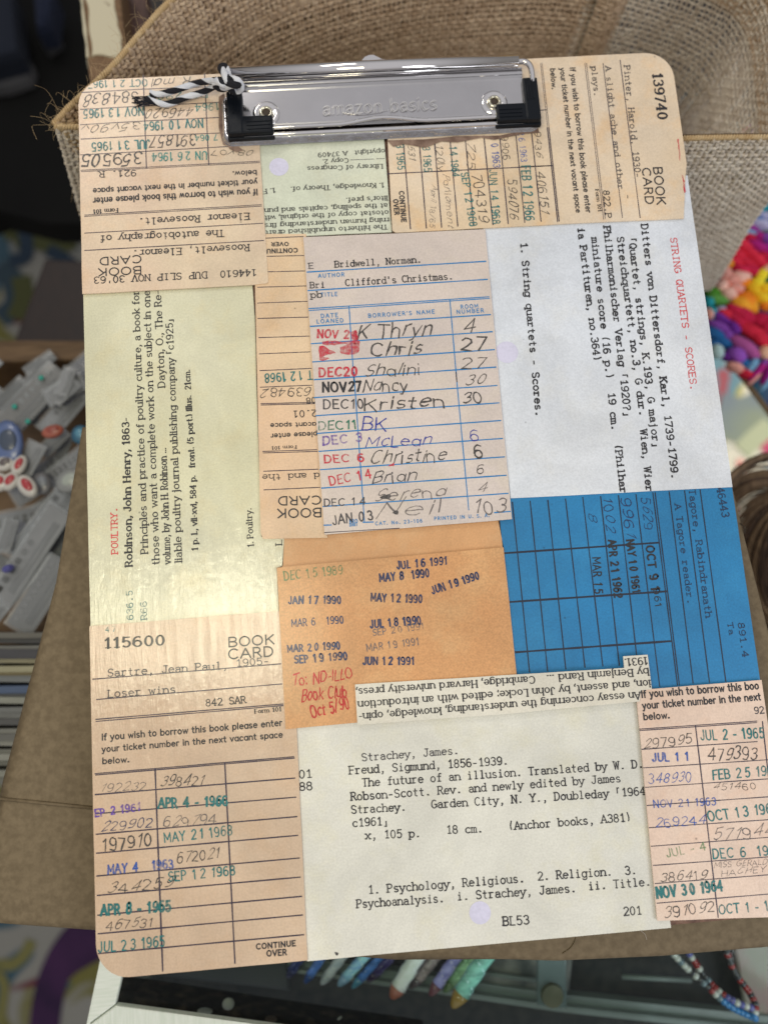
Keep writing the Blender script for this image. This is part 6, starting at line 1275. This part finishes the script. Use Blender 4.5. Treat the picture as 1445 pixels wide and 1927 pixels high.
# ------------------------------------------------------------------ felted rainbow flower picture on a board, right
def build_felt():
    root = thing('felt_flower_panel', 'wooden panel covered with rainbow coloured felt flowers at the right edge', 'wall art')
    Z = -1.80
    pl = [(3.0642, 2.817, -1.8), (3.1242, 2.7646, -1.8), (3.213, 2.6793, -1.8), (3.5601, 2.0958, -1.8), (4.582, 1.6666, -1.8), (4.9777, 3.745, -1.8), (3.7554, 4.0404, -1.8), (3.2809, 3.4052, -1.8)]
    pl2 = [(3.0586, 2.7758, -1.8), (3.1954, 2.6977, -1.8), (3.4897, 2.1777, -1.8), (3.9252, 1.6968, -1.8), (5.0446, 2.3068, -1.8), (5.33, 3.7245, -1.8), (3.7554, 4.0404, -1.8), (3.2809, 3.4052, -1.8)]
    pl2 = [(2.829, 3.3431, -1.8), (3.1954, 2.6977, -1.8), (3.4897, 2.1777, -1.8), (3.8878, 1.4754, -1.8), (5.0446, 2.3068, -1.8), (5.33, 3.7245, -1.8), (3.7554, 4.0404, -1.8), (3.2384, 3.8463, -1.8)]
    from_bm('backing_board', prism([(p[0], p[1]) for p in pl2], Z - 0.05, Z, 0.006, 2), mat('panel_wood', (0.42, 0.28, 0.16), 0.6, col2=(0.5, 0.36, 0.22), nscale=12), root)
    from_bm('felt_ground', prism([(p[0], p[1] + 0.012) for p in pl2], Z - 0.004, Z + 0.01, 0.004, 1), mat('felt_ground', (0.02, 0.14, 0.22), 0.95, col2=(0.12, 0.03, 0.14), nscale=3, bump=0.5, bscale=60), root)
    C = dict(red=(0.66, 0.025, 0.06), crim=(0.50, 0.015, 0.06), pink=(0.80, 0.36, 0.30), pink2=(0.84, 0.46, 0.38), mag=(0.42, 0.02, 0.22), magd=(0.30, 0.02, 0.26), pur=(0.16, 0.03, 0.30), pur2=(0.24, 0.07, 0.40), blu=(0.02, 0.12, 0.32), lblu=(0.18, 0.38, 0.58), lav=(0.46, 0.46, 0.66), ora=(0.86, 0.24, 0.02), oral=(0.88, 0.36, 0.03), yel=(0.86, 0.50, 0.02), yel2=(0.85, 0.62, 0.03), grn=(0.06, 0.22, 0.02), grn2=(0.10, 0.30, 0.06), teal=(0.02, 0.30, 0.36), mau=(0.36, 0.08, 0.26), aqua=(0.40, 0.56, 0.56), pea=(0.82, 0.45, 0.30), dgr=(0.02, 0.12, 0.06))
    MT = {k: mat('felt_' + k, v, 0.95, col2=tuple(min(1, x * 1.35 + 0.01) for x in v), nscale=10, bump=0.6, bscale=55, spec=0.15) for k, v in C.items()}
    # centre, long radius px, short radius px, angle, colour  (each one a padded felt petal)
    PT = [((3.6269, 3.4568, -1.75), 16, 8, 40, 'teal'), ((3.5695, 3.4387, -1.75), 9, 14, 20, 'lav'), ((3.6307, 3.3919, -1.75), 15, 8, -20, 'lav'), ((3.5521, 3.3681, -1.75), 15, 7, 15, 'blu'), ((3.5769, 3.3305, -1.73), 22, 8, -25, 'lav'),
          ((3.5224, 3.3056, -1.75), 16, 9, -30, 'magd'), ((3.57, 3.26, -1.75), 17, 8, -35, 'mag'), ((3.6039, 3.2402, -1.73), 15, 8, -35, 'pur2'), ((3.5986, 3.1803, -1.75), 14, 7, -40, 'magd'), ((3.5017, 3.2571, -1.75), 14, 8, -35, 'crim'),
          ((3.5445, 3.1926, -1.74), 22, 8, -42, 'mag'), ((3.5835, 3.1248, -1.75), 18, 8, -45, 'crim'), ((3.4461, 3.2128, -1.74), 22, 9, -40, 'red'), ((3.4677, 3.164, -1.73), 24, 8, -40, 'red'), ((3.5048, 3.1196, -1.73), 24, 9, -42, 'red'), ((3.5375, 3.0685, -1.73), 18, 8, -42, 'red'),
          ((3.3979, 3.1473, -1.73), 20, 8, -36, 'red'), ((3.4397, 3.0886, -1.73), 26, 9, -38, 'red'), ((3.4814, 3.0301, -1.73), 24, 9, -35, 'crim'), ((3.3677, 3.0881, -1.72), 17, 7, -30, 'red'), ((3.4004, 3.0373, -1.72), 18, 7, -25, 'crim'),
          ((3.3333, 3.0953, -1.73), 14, 8, -50, 'oral'), ((3.2984, 3.0112, -1.71), 11, 19, 10, 'pink'), ((3.3878, 2.9847, -1.71), 19, 12, -15, 'pink2'), ((3.32, 2.9636, -1.7), 11, 9, 10, 'pink'), ((3.2592, 2.933, -1.7), 11, 11, 0, 'pink2'), ((3.3404, 2.9095, -1.69), 14, 8, -20, 'pink'), ((3.2929, 2.8783, -1.69), 15, 10, -35, 'pink2'), ((3.4148, 2.9531, -1.72), 12, 8, 20, 'ora'),
          ((3.2165, 2.9081, -1.73), 17, 10, -30, 'grn'), ((3.2342, 2.8543, -1.72), 22, 9, -30, 'grn2'), ((3.1875, 2.8593, -1.74), 10, 12, 10, 'teal'), ((3.1884, 2.7793, -1.73), 10, 12, 10, 'teal'), ((3.1576, 2.766, -1.71), 7, 10, 15, 'pink'), ((3.2329, 2.785, -1.71), 9, 7, 0, 'lav'),
          ((3.5279, 2.9945, -1.72), 14, 12, -20, 'yel2'), ((3.5668, 2.9643, -1.72), 14, 10, -10, 'dgr'), ((3.4883, 2.9438, -1.71), 12, 9, -30, 'yel2'), ((3.5355, 2.9028, -1.71), 15, 10, 10, 'yel'), ((3.4604, 2.8904, -1.71), 9, 19, 35, 'yel'), ((3.5011, 2.8421, -1.7), 18, 9, -30, 'yel'), ((3.5397, 2.7994, -1.71), 16, 9, 0, 'ora'), ((3.5646, 3.0291, -1.71), 14, 8, 30, 'pea'),
          ((3.394, 2.8352, -1.7), 19, 16, -35, 'ora'), ((3.433, 2.796, -1.71), 9, 15, 5, 'oral'), ((3.3583, 2.8058, -1.69), 19, 12, -35, 'oral'),
          ((3.3187, 2.7607, -1.69), 22, 9, -38, 'crim'), ((3.3614, 2.7266, -1.68), 19, 13, -40, 'crim'), ((3.2715, 2.7298, -1.69), 24, 8, -40, 'red'), ((3.299, 2.7036, -1.68), 18, 7, -45, 'crim'), ((3.4676, 2.7077, -1.7), 17, 12, -20, 'crim'), ((3.505, 2.6714, -1.7), 15, 14, 0, 'crim'), ((3.4045, 2.6192, -1.68), 30, 11, -38, 'red'), ((3.4441, 2.5691, -1.67), 24, 10, -40, 'red'),
          ((3.2499, 2.7192, -1.71), 26, 8, -40, 'pur'), ((3.2904, 2.6684, -1.7), 15, 9, -50, 'pur'), ((3.2053, 2.6705, -1.7), 24, 8, -36, 'pur2'), ((3.2442, 2.6207, -1.7), 15, 8, -50, 'pur2'), ((3.182, 2.6355, -1.71), 22, 8, -42, 'blu'), ((3.2232, 2.5788, -1.71), 18, 8, -40, 'blu'), ((3.1748, 2.5245, -1.7), 10, 13, 20, 'aqua'), ((3.1697, 2.5764, -1.73), 12, 9, 0, 'blu'),
          ((3.3284, 2.547, -1.68), 28, 10, -38, 'mau'), ((3.3724, 2.5011, -1.69), 17, 9, -45, 'mau'), ((3.2756, 2.4868, -1.67), 17, 11, -40, 'pur2'), ((3.2497, 2.4897, -1.71), 16, 8, -20, 'pur'), ((3.4547, 2.4882, -1.67), 12, 13, 30, 'pea'), ((3.3185, 2.445, -1.71), 18, 7, -25, 'blu'), ((3.2651, 2.4148, -1.69), 17, 7, -30, 'pink'), ((3.3256, 2.371, -1.7), 16, 6, -30, 'red'),
          ((3.3652, 2.4183, -1.7), 8, 18, -40, 'lblu'), ((3.3934, 2.3797, -1.69), 7, 22, -45, 'mag'), ((3.4224, 2.4078, -1.7), 6, 24, -38, 'pur2'), ((3.4421, 2.3565, -1.69), 6, 20, -25, 'magd'), ((3.3738, 2.3446, -1.7), 5, 16, -50, 'pink'), ((3.4334, 2.3074, -1.7), 6, 15, -35, 'lblu'), ((3.462, 2.4017, -1.69), 6, 16, -20, 'mag')]
    rng = random.Random(5)
    for c, rx, ry, an, k in PT:
        s = 4.75 / 1450; bm = bmesh.new(); bmesh.ops.create_uvsphere(bm, u_segments=14, v_segments=8, radius=1.0)
        for v in bm.verts:
            f = 1 + 0.16 * noise.noise((v.co.x * 1.7 + c[0] * 9, v.co.y * 1.7, v.co.z * 1.7 + c[1] * 9)); v.co *= f
        M = Matrix.Translation(c) @ Matrix.Rotation(math.radians(an), 4, 'Z') @ Matrix.Diagonal((rx * s * 1.08, ry * s * 1.12, 0.05, 1)); bmesh.ops.transform(bm, matrix=M, verts=bm.verts)
        from_bm('petal', bm, MT[k], root, True)
    # filler petals out to the hidden part of the panel
    keys = list(C); 
    for k in range(60):
        x = rng.uniform(3.45, 4.4); y = rng.uniform(2.9, 4.0)
        blob('petal', (x, y, -1.75), (0.075, 0.035, 0.045), MT[rng.choice(keys)], root, rng.uniform(-1, 1), 10)
build_felt()

# ------------------------------------------------------------------ dried raffia bundle at the far right
M_raf = mat('dark_raffia', (0.11, 0.065, 0.032), 0.6, col2=(0.22, 0.14, 0.075), nscale=6, bump=0.3, stretch=(9, 2, 1)); M_raf2 = mat('darker_raffia', (0.035, 0.018, 0.010), 0.7, col2=(0.10, 0.055, 0.03), nscale=6, bump=0.3, stretch=(9, 2, 1))
root = thing('raffia_bundle', 'dark brown looped raffia bundle between the kraft box and the picture edge', 'raffia')
rng = random.Random(21)
for k in range(26):
    r = 0.10 + 0.014 * k; c = Vector((3.2512, 1.1429, -1.4)); pts = []
    for i in range(22):
        t = math.radians(70 + 200 * i / 21); pts.append(c + Vector((math.cos(t) * r * 1.05, math.sin(t) * r * 1.5, 0.18 * math.sin(k * 0.25) + 0.02 * math.sin(i * 0.6 + k))))
    V, F = tubes([pts], [[0.011 * (0.7 + 0.5 * math.sin(i * 0.3 + k)) + 0.006 for i in range(22)]], 6); mesh('strand', V, F, M_raf if k > 9 and k % 4 else M_raf2, root, True)
blob('core', (3.3881, 1.1007, -1.6), (0.32, 0.55, 0.12), M_raf2, root)

# ------------------------------------------------------------------ floor, rug and the dim things in the upper left
def rug_mat(name, base, cols, scale, off):
    m = bpy.data.materials.new(name); t, N, L = nodes(m); b = N['Principled BSDF']; b.inputs['Roughness'].default_value = 0.95
    tcn = N.new('ShaderNodeTexCoord'); prev = None; cur = None
    rgb = N.new('ShaderNodeRGB'); rgb.outputs[0].default_value = (*base, 1); cur = rgb.outputs[0]
    for i, (c, lo, hi) in enumerate(cols):
        mp = N.new('ShaderNodeMapping'); mp.inputs['Location'].default_value = (off + i * 5.3, i * 2.9, i * 7.1); L.new(tcn.outputs['Object'], mp.inputs[0])
        n = N.new('ShaderNodeTexNoise'); n.inputs['Scale'].default_value = scale; n.inputs['Detail'].default_value = 1.5; n.inputs['Distortion'].default_value = 1.2; L.new(mp.outputs[0], n.inputs['Vector'])
        r = N.new('ShaderNodeValToRGB'); r.color_ramp.elements[0].position = lo; r.color_ramp.elements[1].position = hi; L.new(n.outputs['Fac'], r.inputs[0])
        mx = N.new('ShaderNodeMixRGB'); L.new(r.outputs[0], mx.inputs[0]); L.new(cur, mx.inputs[1]); mx.inputs[2].default_value = (*c, 1); cur = mx.outputs[0]
    L.new(cur, b.inputs['Base Color']); return m
fl = mesh('floor', [(-60, -60, -8.05), (60, -60, -8.05), (60, 60, -8.05), (-60, 60, -8.05)], [(0, 1, 2, 3)], mat('dark_floor', (0.05, 0.045, 0.04), 0.8, col2=(0.08, 0.07, 0.06), nscale=1)); fl['kind'] = 'structure'
def slabthing(name, label, cat, pts, z0, z1, m_, bev=0.02, group=None):
    return tag(from_bm(name, prism([(p[0], p[1]) for p in pts], z0, z1, bev, 2), m_), label, cat, group)
# patterned rug
RM = rug_mat('patterned_rug', (0.21, 0.205, 0.18), [((0.13, 0.12, 0.03), 0.54, 0.58), ((0.035, 0.075, 0.10), 0.56, 0.60), ((0.10, 0.02, 0.03), 0.66, 0.69)], 0.9, 1.0)
rug = thing('floor_rug', 'large pale rug with leafy pattern spread on the floor beneath everything', 'rug')
from_bm('pile', prism([(p[0], p[1]) for p in [(-10.6482, 6.8917, -8), (-3.9422, 7.4796, -8), (-2.774, 8.0886, -8), (-0.6066, 9.0802, -8), (21.3187, 8.2352, -8), (19.7352, -9.819, -8), (-9.4977, -6.9025, -8)]], -8.04, -8.0, 0.01, 1), RM, rug)
# woven motifs of the rug near the lower left
pm = mat('rug_purple_motif', (0.018, 0.004, 0.03), 0.95, col2=(0.04, 0.010, 0.05), nscale=2); om = mat('rug_olive_motif', (0.15, 0.14, 0.045), 0.95)
def ribbon_motif(nm, px, w, m_):
    pts = smooth_path(px, 6); V = []; F = []
    for i, p in enumerate(pts):
        t = (pts[min(i + 1, len(pts) - 1)] - pts[max(0, i - 1)]).normalized(); n = Vector((-t.y, t.x, 0)); V += [p + n * w, p - n * w]
        if i: b = 2 * i; F.append((b - 2, b - 1, b + 1, b))
    return mesh(nm, V, F, m_, rug)
ribbon_motif('motif', [(-3.4515, -3.9628, -7.985), (-3.3922, -3.4134, -7.985), (-3.2735, -2.9858, -7.985), (-3.0334, -2.6265, -7.985), (-2.6228, -2.3416, -7.985)], 0.19, pm)
ribbon_motif('motif', [(-3.239, -2.9876, -7.982), (-3.0362, -2.8475, -7.982), (-2.63, -2.6923, -7.982), (-2.2235, -2.6318, -7.982)], 0.16, pm)
ribbon_motif('motif', [(-3.9719, -2.83, -7.985), (-3.8055, -2.8446, -7.985), (-3.6513, -2.7316, -7.985), (-3.5697, -2.5799, -7.985)], 0.07, om)
ribbon_motif('motif', [(-4.0386, -2.9186, -7.985), (-3.9196, -3.0546, -7.985), (-3.9339, -3.303, -7.985), (-3.9744, -3.5472, -7.985)], 0.06, om)
for w_, m_, q_ in ((0.16, 'rug_shaded_slate_motif', (0.025, 0.045, 0.06)), (0.14, 'rug_shaded_moss_motif', (0.06, 0.065, 0.02)), (0.10, 'rug_shaded_navy_motif', (0.015, 0.03, 0.05))):  # rug pattern in darkened tones that also paint in the shade here
    M_ = mat(m_, q_, 0.95)
    for pts in (([(-3.7784, 7.6937, -7.98), (-3.4726, 7.423, -7.98), (-3.2013, 7.5748, -7.98), (-2.9285, 7.7275, -7.98)], [(-3.936, 6.6223, -7.98), (-3.7479, 6.3652, -7.98), (-3.7121, 6.0383, -7.98), (-3.9389, 5.8113, -7.98)], [(-3.0881, 7.3997, -7.98), (-2.9766, 7.1419, -7.98), (-2.786, 7.0468, -7.98)]) if w_ == 0.16 else ([(-3.4734, 7.2545, -7.978), (-3.3994, 7.0003, -7.978), (-3.0945, 6.8986, -7.978), (-2.8635, 6.9673, -7.978)], [(-3.7128, 5.7958, -7.978), (-3.5976, 6.111, -7.978), (-3.6329, 6.4386, -7.978)], [(-3.8952, 7.1138, -7.978), (-3.7038, 7.1852, -7.978), (-3.5529, 6.9269, -7.978)]) if w_ == 0.14 else ([(-3.9313, 7.4484, -7.976), (-3.6258, 7.2627, -7.976), (-3.5534, 6.7608, -7.976), (-3.7821, 6.6928, -7.976)], [(-3.2477, 6.8243, -7.976), (-3.0962, 6.7323, -7.976), (-2.87, 6.5535, -7.976)])):
        ribbon_motif('motif', pts, w_, M_)
ribbon_motif('motif', [(6.8198, 3.4594, -7.985), (6.9397, 3.2144, -7.985), (7.1155, 3.0843, -7.985)], 0.14, mat('rug_crimson_motif', (0.150, 0.015, 0.045), 0.95))
ribbon_motif('motif', [(6.4244, 2.8985, -7.985), (6.5376, 2.8749, -7.985)], 0.13, mat('rug_rose_motif', (0.250, 0.110, 0.100), 0.95))
ribbon_motif('motif', [(6.2658, 3.6956, -7.985), (6.643, 3.5904, -7.985), (7.0562, 3.7211, -7.985)], 0.34, mat('rug_grey_blue_motif', (0.05, 0.065, 0.08), 0.95, col2=(0.07, 0.085, 0.065), nscale=1.4))
ribbon_motif('motif', [(6.5344, 3.1245, -7.983), (6.7566, 3.3054, -7.983), (7.019, 3.4847, -7.983)], 0.14, mat('rug_sage_motif', (0.130, 0.145, 0.100), 0.95))
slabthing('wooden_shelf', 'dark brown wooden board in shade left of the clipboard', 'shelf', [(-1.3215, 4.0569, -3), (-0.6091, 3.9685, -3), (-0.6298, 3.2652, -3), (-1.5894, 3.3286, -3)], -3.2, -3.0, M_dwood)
slabthing('dark_table', 'table top coloured near black for the deep shade in the upper left', 'table', [(-3.4353, 9.0351, -4.5), (-1.0027, 8.9225, -4.5), (-1.2782, 6.6952, -4.5), (-1.3914, 5.1923, -4.5), (-1.8838, 5.2223, -4.5), (-2.3997, 5.3946, -4.5), (-3.3717, 5.0899, -4.5)], -4.9, -4.5, mat('shade_black_wood', (0.006, 0.006, 0.006), 0.9, spec=0.15, col2=(0.009, 0.009, 0.0085), nscale=1))  # near-black colour puts the shade of this corner into the table top
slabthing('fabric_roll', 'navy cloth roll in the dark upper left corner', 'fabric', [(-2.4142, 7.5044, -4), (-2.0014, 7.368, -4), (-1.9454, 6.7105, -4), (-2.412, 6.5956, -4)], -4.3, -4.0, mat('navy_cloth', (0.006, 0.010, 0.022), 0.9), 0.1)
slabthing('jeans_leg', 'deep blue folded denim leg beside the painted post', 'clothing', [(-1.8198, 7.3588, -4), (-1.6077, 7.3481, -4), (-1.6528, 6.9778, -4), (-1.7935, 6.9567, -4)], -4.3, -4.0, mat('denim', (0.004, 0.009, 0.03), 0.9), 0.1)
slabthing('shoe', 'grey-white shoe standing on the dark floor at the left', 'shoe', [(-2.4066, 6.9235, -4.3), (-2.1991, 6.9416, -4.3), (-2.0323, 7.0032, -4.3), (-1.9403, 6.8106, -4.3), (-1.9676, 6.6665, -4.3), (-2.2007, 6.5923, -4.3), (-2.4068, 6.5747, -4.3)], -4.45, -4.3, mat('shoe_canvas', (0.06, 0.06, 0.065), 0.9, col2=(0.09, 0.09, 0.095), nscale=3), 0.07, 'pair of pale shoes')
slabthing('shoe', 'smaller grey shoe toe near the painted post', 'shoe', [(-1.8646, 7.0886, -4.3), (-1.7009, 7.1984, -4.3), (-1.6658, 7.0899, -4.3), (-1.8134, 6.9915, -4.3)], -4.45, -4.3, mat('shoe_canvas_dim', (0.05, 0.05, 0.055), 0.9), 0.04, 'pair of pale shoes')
# distressed white post and brown slat
def chipped():
    m = bpy.data.materials.new('chipped_cream_paint'); t, N, L = nodes(m); b = N['Principled BSDF']; b.inputs['Roughness'].default_value = 0.5
    tcn = N.new('ShaderNodeTexCoord'); n = N.new('ShaderNodeTexNoise'); n.inputs['Scale'].default_value = 7; n.inputs['Detail'].default_value = 6; L.new(tcn.outputs['Object'], n.inputs['Vector'])
    r = N.new('ShaderNodeValToRGB'); r.color_ramp.elements[0].position = 0.31; r.color_ramp.elements[1].position = 0.33; r.color_ramp.elements[0].color = (0.22, 0.13, 0.06, 1); r.color_ramp.elements[1].color = (0.66, 0.60, 0.43, 1)
    L.new(n.outputs['Fac'], r.inputs[0]); L.new(r.outputs[0], b.inputs['Base Color'])
    bp = N.new('ShaderNodeBump'); bp.inputs['Strength'].default_value = 0.6; bp.inputs['Distance'].default_value = 0.02; L.new(r.outputs[0], bp.inputs['Height']); L.new(bp.outputs[0], b.inputs['Normal']); return m
M_chip = chipped(); M_oldwood = mat('old_brown_wood', (0.16, 0.09, 0.045), 0.7, col2=(0.28, 0.17, 0.09), nscale=9, bump=0.4, stretch=(1, 6, 1))
post = thing('painted_frame', 'distressed cream painted wooden frame piece with chipped brown edges', 'frame')
def rough_prism(pl, amp, n=14):
    out = []; 
    for i in range(len(pl)):
        a, b = Vector(pl[i]), Vector(pl[(i + 1) % len(pl)])
        for k in range(n): p = a.lerp(b, k / n); out.append((p.x + amp * noise.noise((p.x * 14, p.y * 14, i)), p.y + amp * noise.noise((p.y * 14, p.x * 14, i + 5))))
    return out
from_bm('rail', prism([(p[0], p[1]) for p in [(-0.3116, 4.5485, -0.9), (-0.0982, 4.5378, -0.9), (-0.0638, 3.9888, -0.9), (-0.2501, 3.8135, -0.9), (-0.2625, 3.9935, -0.9)]], -1.2, -0.9, 0.02, 2), M_oldwood, post)
from_bm('paint_layer', prism(rough_prism([(-0.2744, 4.5418, -0.895), (-0.135, 4.5349, -0.895), (-0.0872, 4.0645, -0.895), (-0.0991, 4.0228, -0.895), (-0.2386, 4.0303, -0.895)], 0.014), -0.9, -0.892, 0.003, 1), M_chip, post)
from_bm('paint_edge', prism(rough_prism([(-0.3071, 4.5435, -0.895), (-0.2907, 4.5426, -0.895), (-0.2584, 4.11, -0.895), (-0.2549, 4.0191, -0.895), (-0.2655, 4.0257, -0.895)], 0.006), -0.9, -0.890, 0.002, 1), M_chip, post)
from_bm('lower_rail', prism(rough_prism([(-0.2786, 4.0589, -0.95), (-0.1857, 4.0722, -0.95), (-0.1698, 4.053, -0.95), (-0.2159, 3.9398, -0.95), (-0.2602, 3.8969, -0.95)], 0.01), -1.2, -0.93, 0.004, 1), mat('dull_green_grey_paint', (0.20, 0.22, 0.16), 0.6, col2=(0.30, 0.31, 0.24), nscale=9), post)
from_bm('slat', prism([(p[0], p[1]) for p in [(-0.1958, 4.7341, -1.1), (-0.0394, 4.7264, -1.1), (0.0523, 4.1687, -1.1), (-0.1589, 4.1483, -1.1)]], -1.4, -1.1, 0.01, 2), mat('red_brown_slat', (0.06, 0.028, 0.022), 0.6, col2=(0.14, 0.075, 0.06), nscale=5, stretch=(7, 1, 1)), post)
